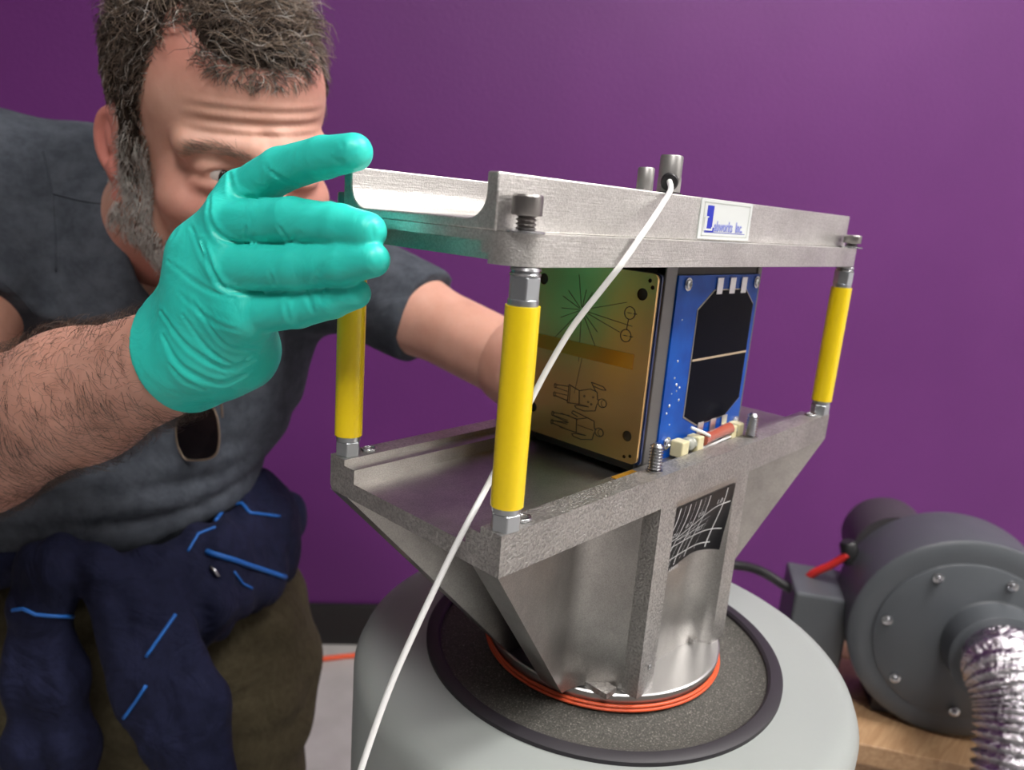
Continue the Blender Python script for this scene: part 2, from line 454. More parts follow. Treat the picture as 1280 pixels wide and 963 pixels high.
def text_mesh(txt, fn, size, mat, name, parent, bold=0.0):
    """flat lettering: 2D outline of the words mapped through fn(x, y) -> world"""
    cu = bpy.data.curves.new('t', 'FONT'); cu.body = txt; cu.size = size; cu.resolution_u = 3; cu.offset = bold
    ob = bpy.data.objects.new('t', cu); COL.objects.link(ob)
    dg = bpy.context.evaluated_depsgraph_get()
    me = bpy.data.meshes.new_from_object(ob.evaluated_get(dg))
    mb = MB(); mb.add([fn(v.co.x, v.co.y) for v in me.vertices], [tuple(p.vertices) for p in me.polygons])
    bpy.data.objects.remove(ob); bpy.data.curves.remove(cu); bpy.data.meshes.remove(me)
    return mb.build(name, mat, parent, fix=False)
for txt, a0, b0, sz in (('1.0', 0.72, 0.20, 0.085), ('0.8', 0.44, 0.27, 0.07), ('0.7', 0.28, 0.36, 0.07), ('0.6', 0.11, 0.43, 0.07), ('0.2', 0.40, 0.545, 0.065), ('0.3', 0.57, 0.525, 0.075), ('(TEST LOAD LIMIT)', 0.015, 0.985, 0.055)):
    sub(text_mesh(txt, lambda x, y, a0=a0, b0=b0: stk(a0 + x, b0 - y * 1.25 * low(min(1.0, max(0.0, a0 + x))), 0.006), sz, 'ink_white', 'chart_lettering', t), sticker)

# ------------------------------------------------------------------ standoff posts
ZPL = 0.88                     # underside of the top bar
def post(x, y, lab):
    t = thing('standoff_post', lab, 'post', F(x, y, 0), 'yellow sleeved posts between fixture base and top bar')
    o = F(x, y, 0)
    rh = 0.052 * U
    MB().lathe(o, (0, 0, 1), [(rh, 0.0), (rh * 1.02, 0.0006), (rh * 1.02, 0.058 * U), (rh * 0.93, 0.064 * U)], 6, rot=0.35).build('hex_nut', 'zinc', t, bevel=0.0004)
    MB().lathe(o, (0, 0, 1), [(0.044 * U, 0.060 * U), (0.050 * U, 0.064 * U), (0.050 * U, 0.094 * U)], 32).build('collar', 'zinc', t, smooth=40)
    MB().lathe(o, (0, 0, 1), [(0.053 * U, 0.086 * U), (0.0565 * U, 0.085 * U), (0.0565 * U, 0.757 * U), (0.053 * U, 0.757 * U)], 48).build('sleeve', 'yellow_sleeve', t, smooth=40)
    MB().lathe(o, (0, 0, 1), [(0.050 * U, 0.74 * U), (0.050 * U, 0.776 * U), (0.046 * U, 0.779 * U)], 32).build('collar', 'zinc', t, smooth=40)
    MB().lathe(o, (0, 0, 1), [(rh, 0.776 * U), (rh, 0.846 * U), (rh * 0.94, 0.85 * U)], 6, rot=0.35).build('hex_nut', 'zinc', t, bevel=0.0004)
    MB().lathe(o, (0, 0, 1), [(0.050 * U, 0.85 * U), (0.051 * U, 0.856 * U), (0.045 * U, 0.862 * U), (0.051 * U, 0.868 * U), (0.048 * U, 0.876 * U), (0.04 * U, ZPL * U)], 32).build('washer', 'steel', t, smooth=40)
post(0.057, 0.04, 'yellow sleeved standoff post crossed by the white cable')
post(0.057, 0.96, 'yellow sleeved standoff post just under the gloved fingertips')
post(L - 0.057, 0.04, 'yellow sleeved standoff post at the base end near the blower')
post(L - 0.057, 0.96, 'yellow sleeved standoff post behind the small satellite')

# ------------------------------------------------------------------ top bar
t = thing('clamp_bar', 'long aluminium U channel clamp bar held up on yellow posts', 'clamp bar', F(LX, LY, ZPL))
X0, X1, Y0, Y1 = -0.035, 2.855, -0.007, 1.007
def rounded(x0, x1, y0, y1, r, n=8):
    out = []
    for cx, cy, a0 in ((x1 - r, y1 - r, 0), (x0 + r, y1 - r, 90), (x0 + r, y0 + r, 180), (x1 - r, y0 + r, 270)):
        for k in range(n + 1):
            a = math.radians(a0 + 90 * k / n); out.append((cx + r * math.cos(a), cy + r * math.sin(a)))
    return out
mb = MB()
fxy = lambda a, b, h: F(a, b, h)
mb.prism(rounded(X0, X1, Y0, Y1, 0.115), 0.948, 0.980, fxy, 0)
def boss_outline(yb0, yb1):
    o = rounded(X0, X1, Y0, Y1, 0.115)
    i = max(range(len(o)), key=lambda k: (o[k][0] < 0.3, o[k][1] * 1))
    left = [(X0 + 0.13, yb1), (X0 + 0.13, yb0)]
    res = []
    k_tl = [k for k in range(len(o) - 1) if o[k][0] < 0.2 and o[k + 1][0] < 0.2 and o[k][1] > 0.5 and o[k + 1][1] < 0.5][0]
    for k, p in enumerate(o):
        res.append(p)
        if k == k_tl:
            res += [(X0, yb1), (X0 + 0.13, yb1 - 0.02), (X0 + 0.13, yb0 + 0.02), (X0, yb0)]
    return res
mb.prism(boss_outline(0.15, 0.85), 0.912, 0.948, fxy, 0)
mb.prism([(max(a, X0 + 0.0), b) for a, b in boss_outline(0.118, 0.882)], ZPL, 0.912, fxy, 0)
mb.build('flange', 'alu_plate', t, smooth=35)
mb = MB()
# raised U channel
yo0, yo1, yi0, yi1, zt, zf, rf = 0.0945, 0.9, 0.143, 0.852, 1.156, 1.012, 0.085
up = [(yo0, 0.980), (yo0, zt), (yi0, zt)]
for k in range(9):
    a = math.pi + math.pi / 2 * k / 8; up.append((yi0 + rf + rf * math.cos(a), zf + rf + rf * math.sin(a)))
for k in range(9):
    a = -math.pi / 2 + math.pi / 2 * k / 8; up.append((yi1 - rf + rf * math.cos(a), zf + rf + rf * math.sin(a)))
up += [(yi1, zt), (yo1, zt), (yo1, 0.980)]
mb.prism(up, X0, X1, lambda a, b, h: F(h, a, b), 0)
mb.box((0.62, 0.14, 1.0), (1.6, 0.30, zt - 0.002), 0, F)
mb.build('channel', 'alu_plate', t, smooth=35, bevel=0.0007)
def cap_screw(x, y, lift, lab=None):
    s = MB().lathe(F(x, y, 0.980), (0, 0, 1), [(0.058 * U, 0.0), (0.062 * U, 0.0003), (0.062 * U, 0.006 * U), (0.058 * U, 0.009 * U)], 32).build('washer', 'steel', t, smooth=40)
    pr = []
    nth = max(4, int(lift / 0.0055))
    for k in range(nth): 
        h = 0.008 + lift * k / (nth - 1); pr.append(((0.034 if k % 2 else 0.025) * U, h * U))
    h = 0.008 + lift
    hh = 0.062 if lift > 0.04 else 0.045
    pr += [(0.046 * U, h * U), (0.048 * U, (h + 0.004) * U), (0.048 * U, (h + hh - 0.006) * U), (0.044 * U, (h + hh) * U), (0.026 * U, (h + hh) * U), (0.024 * U, (h + hh - 0.025) * U)]
    MB().lathe(F(x, y, 0.980), (0, 0, 1), pr, 32).build('cap_screw', 'steel_dark', t, smooth=30)
cap_screw(0.038, 0.036, 0.045); cap_screw(L - 0.03, 0.036, 0.02); cap_screw(0.038, 0.962, 0.03); cap_screw(L - 0.03, 0.962, 0.03)
# maker's badge on the outer wall of the bar
YB = 0.0945
bx0, bx1, bz0, bz1 = 1.158, 1.618, 0.988, 1.154
badge = MB().box((bx0, YB - 0.006, bz0), (bx1, YB + 0.001, bz1), 0, F).build('badge', 'sticker_white', t, bevel=0.0002)
badge['label'] = 'white badge reading Labworks Inc. in blue'
def rect(x0, x1, z0, z1, off, mat, nm):
    sub(MB().add([F(x0, YB - off, z0), F(x1, YB - off, z0), F(x1, YB - off, z1), F(x0, YB - off, z1)], [(0, 1, 2, 3)]).build(nm, mat, t, fix=False), badge)
bw = bx1 - bx0; bh = bz1 - bz0
def bxz(a, b): return bx0 + a * bw, bz0 + b * bh
def brect(a0, a1, b0, b1, off, mat, nm):
    rect(bx0 + a0 * bw, bx0 + a1 * bw, bz0 + b0 * bh, bz0 + b1 * bh, off, mat, nm)
for a0, a1, b0, b1 in ((0.05, 0.95, 0.90, 0.925), (0.05, 0.95, 0.075, 0.10), (0.05, 0.065, 0.075, 0.925), (0.935, 0.95, 0.075, 0.925)):
    brect(a0, a1, b0, b1, 0.0068, 'sticker_grey', 'border_line')
brect(0.115, 0.235, 0.30, 0.84, 0.0068, 'ink_blue', 'blue_bar')
brect(0.10, 0.90, 0.165, 0.18, 0.0068, 'ink_blue', 'underline')
def bt(x0, z0, sx, sz, off): return lambda x, y: F(bx0 + bw * (x0 + x * sx), YB - off, bz0 + bh * (z0 + y * sz))
def badge_text(txt, x0, z0, sx, sz, off, mat, dx=0, dz=0, bold=0.02):
    sub(text_mesh(txt, bt(x0 + dx, z0 + dz, sx, sz, off), 1.0, mat, 'lettering', t, bold), badge)
# the big white L with its blue drop shadow, built from its strokes
for k, (a0, a1, b0, b1) in enumerate(((0.10, 0.155, 0.30, 0.55), (0.10, 0.27, 0.185, 0.2995))):
    brect(a0, a1, b0, b1, 0.0074, 'ink_blue', 'letter_shadow')
for k, (a0, a1, b0, b1) in enumerate(((0.082, 0.132, 0.215, 0.56), (0.075, 0.235, 0.215, 0.265), (0.218, 0.240, 0.215, 0.31), (0.062, 0.152, 0.535, 0.57))):
    brect(a0, a1, b0, b1, 0.0080 + 0.0002 * k, 'sticker_white', 'letter_stroke')
badge_text('abworks  Inc.', 0.265, 0.225, 0.105, 0.36, 0.0076, 'ink_pale_blue', 0, 0, 0.02)
badge_text('abworks  Inc.', 0.265, 0.235, 0.105, 0.36, 0.0072, 'ink_blue', 0.008, -0.022, 0.02)

# ------------------------------------------------------------------ small satellite
SX0, SX1, SY0, SY1, SZ0, SZ1 = 1.0, 2.0, 0.178, 0.822, -d_ , 0.862
t = thing('small_satellite', 'box shaped small satellite with gold end plate and blue solar panel clamped in the fixture', 'satellite', F(1.5, 0.5, -d_))
def holes_plate(name, mat, outline, holes, x, th, parent, r=0.03):
    """flat plate in the plane x with round holes, from a 2D curve"""
    cu = bpy.data.curves.new('c', 'CURVE'); cu.dimensions = '2D'; cu.fill_mode = 'BOTH'; cu.extrude = th / 2
    def sp(pts):
        s = cu.splines.new('POLY'); s.points.add(len(pts) - 1); s.use_cyclic_u = True
        for p, q in zip(s.points, pts): p.co = (q[0], q[1], 0, 1)
    sp(outline)
    for cx, cy, rad in holes: sp([(cx + rad * math.cos(2 * math.pi * k / 24), cy + rad * math.sin(2 * math.pi * k / 24)) for k in range(24)])
    ob = bpy.data.objects.new('c', cu); COL.objects.link(ob)
    dg = bpy.context.evaluated_depsgraph_get(); me = bpy.data.meshes.new_from_object(ob.evaluated_get(dg))
    mb = MB(); mb.add([F(x + v.co.z, v.co.x, v.co.y) for v in me.vertices], [tuple(p.vertices) for p in me.polygons])
    bpy.data.objects.remove(ob); bpy.data.curves.remove(cu); bpy.data.meshes.remove(me)
    return mb.build(name, mat, parent)
gy0, gy1, gz0, gz1 = 0.150, 0.838, -0.002, 0.834
gold = holes_plate('gold_plate', 'gold', rounded(gy0, gy1, gz0, gz1, 0.03),
    [(0.218, 0.742, 0.026), (0.212, 0.118, 0.024), (0.535, 0.448, 0.034), (0.188, 0.803, 0.009), (0.172, 0.776, 0.009), (0.185, 0.032, 0.008), (0.215, 0.022, 0.008),
     (0.77, 0.742, 0.026), (0.77, 0.118, 0.024), (0.262, 0.447, 0.009)], 1.0, 0.012, t)
gold['label'] = 'gold end plate with engraved line drawing'
# engraved line drawing: rays, two ringed circles and two plain outlined figures (flat, proud by a hair)
mbe = MB()
def EP(y, z): return F(0.9925, y, z)
def eline(pts, w_=0.0016, closed=False):
    if closed: pts = list(pts) + [pts[0]]
    for (a0, b0), (a1, b1) in zip(pts[:-1], pts[1:]):
        dx, dy = a1 - a0, b1 - b0; l = math.hypot(dx, dy) + 1e-9; nx, ny = -dy / l * w_ , dx / l * w_
        mbe.add([EP(a0 + nx, b0 + ny), EP(a1 + nx, b1 + ny), EP(a1 - nx, b1 - ny), EP(a0 - nx, b0 - ny)], [(0, 1, 2, 3)])
rc = (0.53, 0.63)
random.seed(4)
for k in range(15):
    a = 2 * math.pi * k / 15 + random.uniform(-0.12, 0.12); ln = random.uniform(0.10, 0.26)
    if math.sin(a) > 0.6: ln *= 0.7
    eline([(rc[0] + 0.012 * math.cos(a), rc[1] + 0.012 * math.sin(a)), (rc[0] + ln * math.cos(a), rc[1] + ln * math.sin(a))], 0.0011)
eline([rc, (0.25, 0.60)], 0.0011)
for cy, cz in ((0.270, 0.655), (0.278, 0.555)):
    eline([(cy + 0.027 * math.cos(q), cz + 0.027 * math.sin(q)) for q in np.linspace(0, 2 * math.pi, 24)], 0.0016)
    eline([(cy + 0.012, cz), (cy - 0.010, cz)], 0.0012); eline([(cy - 0.019, cz), (cy - 0.037, cz)], 0.0016)
eline([(0.273, 0.628), (0.277, 0.582)], 0.0014)
eline([(0.50, 0.42), (0.525, 0.24)], 0.0008)
def figure(oy, oz, sc, skirt):
    """plain figure lying on its side: head towards -y, feet towards +y"""
    T = lambda a, b: (oy - a * sc, oz + b * sc)
    circ = lambda a, b, r1, r2=None: [T(a + r1 * math.cos(q), b + (r2 or r1) * math.sin(q)) for q in np.linspace(0, 2 * math.pi, 16)]
    eline(circ(0.93, 0, 0.075, 0.062)); eline(circ(0.955, 0, 0.045, 0.05), 0.0010)
    eline([T(0.86, 0.03), T(0.84, 0.035), T(0.82, 0.14), T(0.70, 0.16), T(0.50, 0.09), T(0.47, 0.10)])
    eline([T(0.86, -0.03), T(0.84, -0.035), T(0.82, -0.14), T(0.62, -0.19), T(0.47, -0.18), T(0.44, -0.15), T(0.50, -0.13), T(0.70, -0.11)])
    eline([T(0.50, 0.09), T(0.52, -0.11)]); eline([T(0.70, -0.11), T(0.52, -0.11)], 0.0012)
    if skirt:
        eline([T(0.50, 0.09), T(0.30, 0.14), T(0.30, -0.14), T(0.52, -0.11)]); eline([T(0.33, 0.13), T(0.33, -0.13)], 0.0010)
        eline([T(0.80, 0.14), T(0.70, 0.26), T(0.92, 0.24), T(0.97, 0.20), T(0.90, 0.19), T(0.76, 0.21)])
        for a, b in ((0.76, 0.05), (0.68, -0.04), (0.60, 0.03), (0.74, -0.06)):
            eline(circ(a, b, 0.012), 0.0012)
        lg = 0.30
    else:
        eline([T(0.52, 0.09), T(0.20, 0.11)]); eline([T(0.52, -0.11), T(0.20, -0.11)]); lg = 0.36
        eline([T(0.36, 0), T(0.06, 0.035)]); eline([T(0.36, 0), T(0.06, -0.045)])
        eline([T(0.70, 0.16), T(0.42, 0.20), T(0.40, 0.16), T(0.52, 0.13)]); eline([T(0.82, 0), T(0.53, 0.01)], 0.0010)
    for sgn in (1, -1):
        eline([T(lg, 0.11 * sgn), T(0.06, 0.085 * sgn)]); eline([T(lg - 0.02, 0.03 * sgn), T(0.06, 0.04 * sgn)], 0.0012)
        eline(circ(0.04, 0.065 * sgn, 0.018, 0.035))
figure(0.655, 0.232, 0.315, True); figure(0.655, 0.095, 0.315, False)
sub(mbe.build('engraving', 'engraving_black', t, fix=False), gold)
sub(MB().box((0.9905, 0.225, 0.415), (0.9938, 0.83, 0.482), 0, F).build('amber_tape', 'amber_tape', t), gold)
MB().prism(rounded(0.156, 0.832, 0.004, 0.828, 0.03), 1.012, 1.022, lambda a, b, h: F(h, a, b)).build('backing_plate', 'frame_dark', t)
MB().prism(rounded(0.170, 0.828, -0.01, 0.826, 0.02), 1.022, 1.046, lambda a, b, h: F(h, a, b)).build('spacer', 'frame_dark', t)
MB().prism(rounded(0.166, 0.834, -0.02, 0.83, 0.02), 1.050, 1.062, lambda a, b, h: F(h, a, b)).build('circuit_board', 'board_dark', t)
# inner structure and four corner rails
MB().box((1.062, 0.205, -0.06), (1.99, 0.795, 0.83), 0, F).build('inner_box', 'frame_dark', t)
MB().box((1.066, 0.198, 0.05), (1.10, 0.60, 0.80), 0, F).build('foil_wrap', 'amber_tape', t)
for y in (0.178, 0.768):
    MB().box((1.10, y, -d_ + 0.001), (1.192, y + 0.054, ZPL - 0.004), 0, F).build('rail', 'frame_grey', t, bevel=0.0006)
    MB().box((1.965, y, -d_ + 0.001), (2.005, y + 0.054, ZPL - 0.004), 0, F).build('rail', 'frame_grey', t, bevel=0.0006)
MB().box((1.10, 0.186, 0.826), (2.005, 0.80, ZPL - 0.004), 0, F).build('top_frame', 'frame_dark', t)
# blue solar panel on the long side
YP = 0.1705
px0, px1, pz0, pz1 = 1.192, 1.972, -0.036, 0.824
board = MB().box((px0, YP, pz0), (px1, YP + 0.014, pz1), 0, F).build('solar_board', 'board_blue', t)
board['label'] = 'blue circuit board with a black solar cell'
pw, ph = px1 - px0, pz1 - pz0
def pp(a, b, off): return F(px0 + a * pw, YP - off, pz0 + b * ph)
ca0, ca1, cb0, cb1 = 0.255, 0.945, 0.155, 0.915
oct_ = [(ca0, cb0 + 0.07), (ca0 + 0.17, cb0), (ca1 - 0.17, cb0 + 0.012), (ca1, cb0 + 0.10), (ca1, cb1 - 0.09), (ca1 - 0.13, cb1), (ca0 + 0.17, cb1), (ca0, cb1 - 0.10)]
ctr = (0.6, 0.53)
big = [(ctr[0] + (a - ctr[0]) * 1.025, ctr[1] + (b_ - ctr[1]) * 1.016) for a, b_ in oct_]
sub(MB().prism(big, 0.0, 0.003, lambda a, b, h: pp(a, b, h)).build('cell_border', 'cell_edge', t), board)
sub(MB().prism(oct_, 0.002, 0.006, lambda a, b, h: pp(a, b, h)).build('solar_cell', 'solar_black', t), board)
sub(MB().box((px0 + ca0 * pw, YP - 0.0072, pz0 + 0.535 * ph), (px0 + ca1 * pw, YP - 0.005, pz0 + 0.547 * ph), 0, F).build('busbar', 'busbar_gold', t), board)
for a in (0.47, 0.63, 0.78):
    for b0, b1 in ((0.895, 0.985), (0.085, 0.165)):
        sub(MB().box((px0 + (a - 0.035) * pw, YP - 0.0075, pz0 + b0 * ph), (px0 + (a + 0.035) * pw, YP - 0.002, pz0 + b1 * ph), 0, F).build('solder_tab', 'tab_silver', t, bevel=0.0002), board)
for a, b_ in ((0.10, 0.955), (0.955, 0.955), (0.09, 0.10), (0.95, 0.10)):
    sub(MB().lathe(pp(a, b_, 0.001), (0, -1, 0), [(0.030 * U, 0), (0.030 * U, 0.006 * U), (0.022 * U, 0.006 * U), (0.021 * U, 0.012 * U), (0.012 * U, 0.016 * U), (0.008 * U, 0.008 * U)], 20).build('screw', 'steel', t, smooth=50), board)
random.seed(9)
for a, b_ in ((0.10, 0.55), (0.09, 0.46), (0.13, 0.385), (0.12, 0.42), (0.08, 0.375), (0.16, 0.40), (0.07, 0.31), (0.10, 0.20), (0.17, 0.33), (0.05, 0.27), (0.09, 0.77)):
    rad = random.uniform(0.004, 0.009)
    sub(MB().lathe(pp(a, b_, 0.0), (0, -1, 0), [(rad * U, 0), (rad * U * 0.8, rad * U * 0.4), (rad * U * 0.3, rad * U * 0.6)], 10).build('solder_dot', 'tab_silver', t, smooth=180), board)
# the glued release burn resistor with its two cream clamps along the lower edge
zc = -0.036 + 0.055
for a, w_, mat in ((0.19, 0.055, 'connector_cream'), (0.37, 0.05, 'connector_cream'), (0.80, 0.045, 'connector_cream'), (0.90, 0.05, 'connector_cream')):
    sub(MB().box((px0 + (a - w_) * pw, YP - 0.068, zc - 0.036), (px0 + (a + w_ * 0.5) * pw, YP - 0.002, zc + 0.042), 0, F).build('clamp_block', mat, t, bevel=0.0008), board)
for a, rad in ((0.27, 0.036), (0.32, 0.030), (0.84, 0.030)):
    sub(MB().lathe(pp(a, 0.075, 0.035) , (1, 0, 0), [(0.3 * rad * U, -rad * U), (0.85 * rad * U, -0.6 * rad * U), (rad * U, 0), (0.85 * rad * U, 0.6 * rad * U), (0.3 * rad * U, rad * U)], 14).build('glue_blob', 'epoxy', t, smooth=180), board)
sub(MB().lathe(F(px0 + 0.42 * pw, YP - 0.045, zc + 0.012), (1, 0, 0.06), [(0.018 * U, 0), (0.030 * U, 0.006 * U), (0.031 * U, 0.05 * U), (0.027 * U, 0.07 * U), (0.027 * U, 0.2 * U), (0.031 * U, 0.22 * U), (0.031 * U, 0.27 * U), (0.018 * U, 0.28 * U)], 20).build('resistor', 'resistor_red', t, smooth=40), board)
sub(MB().tube([F(px0 + 0.30 * pw, YP - 0.03, zc + 0.085), F(px0 + 0.40 * pw, YP - 0.055, zc + 0.055), F(px0 + 0.45 * pw, YP - 0.07, zc + 0.035)], 0.008 * U, 8).build('wire_lead', 'white_cable', t, smooth=180), board)
sub(MB().tube([F(px0 + 0.33 * pw, YP - 0.05, zc - 0.03), F(px0 + 0.55 * pw, YP - 0.055, zc - 0.022), F(px0 + 0.78 * pw, YP - 0.06, zc - 0.01)], 0.007 * U, 8).build('wire_lead', 'white_cable', t, smooth=180), board)
tag(MB().box((0.83, 0.10, -s_), (0.985, 0.16, -s_ + 0.004), 0, F).build('amber_tape_strip', 'amber_tape'), 'small strip of amber tape on the channel ledge beside a stud', 'tape')

# ------------------------------------------------------------------ accelerometers and signal cable on the bar
zt = 1.156
ax, ay = 1.075, 0.205
t = thing('accelerometer', 'grey cylindrical accelerometer with black connector and white cable on the clamp bar', 'sensor', F(ax, ay, zt))
MB().lathe(F(ax, ay, zt - 0.0025), (0, 0, 1), [(0.058 * U, 0), (0.058 * U, 0.010 * U)], 32).build('pad', 'black_plastic', t)
MB().lathe(F(ax, ay, zt), (0, 0, 1), [(0.050 * U, 0.008 * U), (0.050 * U, 0.068 * U), (0.046 * U, 0.070 * U)], 6, rot=0.4).build('hex_base', 'sensor_grey', t, bevel=0.0004)
MB().lathe(F(ax, ay, zt), (0, 0, 1), [(0.047 * U, 0.066 * U), (0.047 * U, 0.150 * U), (0.043 * U, 0.156 * U)], 40).build('housing', 'sensor_grey', t, smooth=40)
cdir = (F(0.55, -0.9, 0.52) - F(0.55 + 0.55, 0.2, 0.5)).normalized()
cdir = (PX(839, 236, 0.33) - F(ax, ay, zt + 0.055)).normalized()
co = F(ax, ay, zt + 0.055)
MB().lathe(co, cdir, [(0.030 * U, 0.03 * U), (0.036 * U, 0.042 * U), (0.036 * U, 0.066 * U), (0.030 * U, 0.074 * U), (0.020 * U, 0.074 * U)], 24).build('connector', 'black_plastic', t, smooth=40)
t2 = thing('accelerometer', 'smaller plain grey accelerometer without cable on the clamp bar', 'sensor', F(0.90, 0.205, zt))
MB().lathe(F(0.90, 0.205, zt), (0, 0, 1), [(0.030 * U, -0.0002), (0.033 * U, 0.001), (0.033 * U, 0.088 * U), (0.029 * U, 0.093 * U)], 32).build('housing', 'sensor_grey', t2, smooth=40)
MB().lathe(F(0.90, 0.205, zt), (0, 0, 1), [(0.036 * U, -0.0002), (0.036 * U, 0.014 * U)], 6).build('hex_base', 'sensor_grey', t2)
cs = co + cdir * 0.07 * U
pts = [cs - cdir * 0.004, cs + cdir * 0.003, PX(838, 238, 0.3600), PX(827, 257, 0.3525), PX(812, 280, 0.3380), PX(800, 297, 0.3270), PX(790, 312, 0.3240), PX(775, 333, 0.3208), PX(752, 362, 0.3235), PX(715, 410, 0.329), PX(685, 460, 0.332), PX(660, 508, 0.333), PX(634, 560, 0.330), PX(606, 614, 0.325), PX(584, 655, 0.3185), PX(560, 702, 0.317), PX(520, 786, 0.315), PX(485, 866, 0.313), PX(452, 960, 0.311), PX(425, 1050, 0.31), PX(410, 1160, 0.312)]
def drop(p, dx, dy, zs): return [Vector((p.x + dx * k, p.y + dy * k, z)) for k, z in zs]
pts += drop(pts[-1], -0.05, -0.03, ((0.3, 0.60), (0.6, 0.35), (0.9, 0.12), (1.5, 0.015), (3.5, 0.003), (7.0, 0.003)))
tag(MB().tube(spline(pts, 8), 0.0014, 12).build('signal_cable', 'white_cable', smooth=180), 'thin white signal cable running from the accelerometer down past the base', 'cable')

# ------------------------------------------------------------------ blower, duct, bench, cords
DB = 0.95
cfc = PX(1204, 803, DB)
ax_ = Vector(RC[2]); ax_ = Vector((ax_.x, ax_.y, 0)).normalized()
bdir = (-ax_ * 1.0 - Vector(RC[0]) * 0.22 + Vector((0, 0, 0.0)))   # cover faces the camera side
bdir = Vector((bdir.x, bdir.y, 0)).normalized()
RB = 134 * DB / FPX
zb = cfc.z - RB - 0.004
t = thing('blower', 'dark grey centrifugal cooling blower with bolted round cover on the wooden bench', 'blower', Vector((cfc.x, cfc.y, zb)))
MB().lathe(cfc, -bdir, [(RB * 0.86, -0.001), (RB * 0.97, 0.0), (RB, 0.003), (RB, 0.012), (RB * 0.985, 0.014), (RB * 0.985, 0.105), (RB * 0.95, 0.115), (RB * 0.3, 0.117)], 96).build('housing', 'blower_grey', t, smooth=40)
MB().lathe(cfc, bdir, [(RB * 0.79, -0.001), (RB * 0.79, 0.003), (RB * 0.775, 0.0045), (RB * 0.36, 0.0045), (RB * 0.33, 0.006)], 96).build('cover', 'blower_grey', t, smooth=40)
bx_, by_, _ = frame(bdir)
upv = Vector((0, 0, 1)); rtv = upv.cross(bdir).normalized()
for k in range(7):
    a = math.radians(68 + 51.4 * k)
    p = cfc + (rtv * math.cos(a) + upv * math.sin(a)) * RB * 0.70 + bdir * 0.0045
    MB().lathe(p, bdir, [(0.0065, 0), (0.0065, 0.003), (0.004, 0.004), (0.004, 0.007), (0.002, 0.008)], 12).build('bolt', 'steel', t, smooth=50)
nc = cfc + rtv * 0.030 + upv * 0.004
MB().lathe(nc, bdir, [(0.062, 0.004), (0.059, 0.006), (0.059, 0.040), (0.056, 0.042)], 48).build('inlet_collar', 'blower_grey', t, smooth=40)
MB().lathe(nc + rtv * -0.040 + upv * 0.032 + bdir * 0.012, (-rtv * 0.7 + upv * 0.7), [(0.004, 0), (0.004, 0.002), (0.0025, 0.003)], 12).build('bolt', 'steel', t, smooth=50)
mo = cfc - bdir * 0.115 + upv * 0.055 - rtv * 0.062
MB().lathe(mo, -bdir, [(0.058, 0), (0.058, 0.08), (0.05, 0.10), (0.02, 0.105)], 48).build('motor', 'motor_dark', t, smooth=40)
tb = PX(1062, 690, DB + 0.10)
MB().lathe(tb, upv * 0.9 - rtv * 0.3, [(0.012, -0.015), (0.012, 0.012), (0.009, 0.016)], 16).build('cable_gland', 'black_plastic', t, smooth=40)
q0, q1 = PX(988, 735, 1.06), PX(1075, 850, 1.06)
MB().box((0, 0, 0), (0.075, 0.10, 1), 0, lambda x, y, z: PX(992, 732, 1.05) + rtv * x - bdir * (y - 0.02) + upv * (-z * (PX(992, 732, 1.05).z - zb))).build('outlet_box', 'blower_grey', t, bevel=0.004)
# feet
for sx in (-1, 1):
    MB().box((-0.02, 0.03, 0), (0.02, 0.10, 0.035), 0, lambda x, y, z, sx=sx: Vector((cfc.x, cfc.y, zb)) + rtv * (x + sx * 0.06) - bdir * y + upv * z).build('foot', 'motor_dark', t, bevel=0.002)
# foil duct
t = None
p0 = nc + bdir * 0.034
path = spline([p0, p0 + bdir * 0.025 + rtv * 0.005, PX(1260, 838, 0.855), PX(1276, 890, 0.83), PX(1276, 965, 0.81), PX(1272, 1060, 0.80)] + drop(PX(1268, 1180, 0.80), 0.10, -0.08, ((0, PX(1268, 1180, 0.80).z), (0.25, 0.25), (0.8, 0.075), (2.2, 0.052), (4.5, 0.052))), 26)
rads = []
for i, p in enumerate(path):
    rads.append(0.0445 + 0.0028 * (1 if i % 4 < 2 else -1) if i > 8 else 0.0465)
tag(MB().tube(path, rads, 40).build('foil_duct', 'foil', smooth=180), 'crinkled silver foil flexible duct bending down from the blower inlet', 'duct')
# wooden bench under the blower
t = thing('wooden_bench', 'light brown wooden bench carrying the blower', 'bench', Vector((cfc.x, cfc.y, 0)))
bo = Vector((cfc.x, cfc.y, 0))
def BN(x, y, z): return bo + rtv * x - bdir * y + upv * z
for k in range(3):
    MB().box((-0.13, -0.05 + 0.105 * k, zb - 0.03), (0.75, -0.05 + 0.105 * k + 0.102, zb), 0, BN).build('plank', 'wood', t, bevel=0.002)
for x in (-0.11, 0.68):
    for y in (-0.03, 0.20):
        MB().box((x, y, 0), (x + 0.06, y + 0.05, zb - 0.03), 0, BN).build('leg', 'wood', t, bevel=0.003)
gl = tb + (upv * 0.9 - rtv * 0.3).normalized() * 0.0
tag(MB().tube(spline([PX(1060, 693, 1.045), PX(1040, 706, 1.06), PX(1015, 718, 1.08), PX(1000, 735, 1.10), PX(985, 765, 1.11), PX(975, 830, 1.12), PX(968, 930, 1.12)] + drop(PX(968, 930, 1.12), 0.12, 0.06, ((0.1, 0.25), (0.3, 0.05), (0.9, 0.0065), (3.0, 0.0065))), 10), 0.0055, 10).build('power_cord', 'red_cord', smooth=180), 'bright red power cord curving from the blower motor', 'cord')
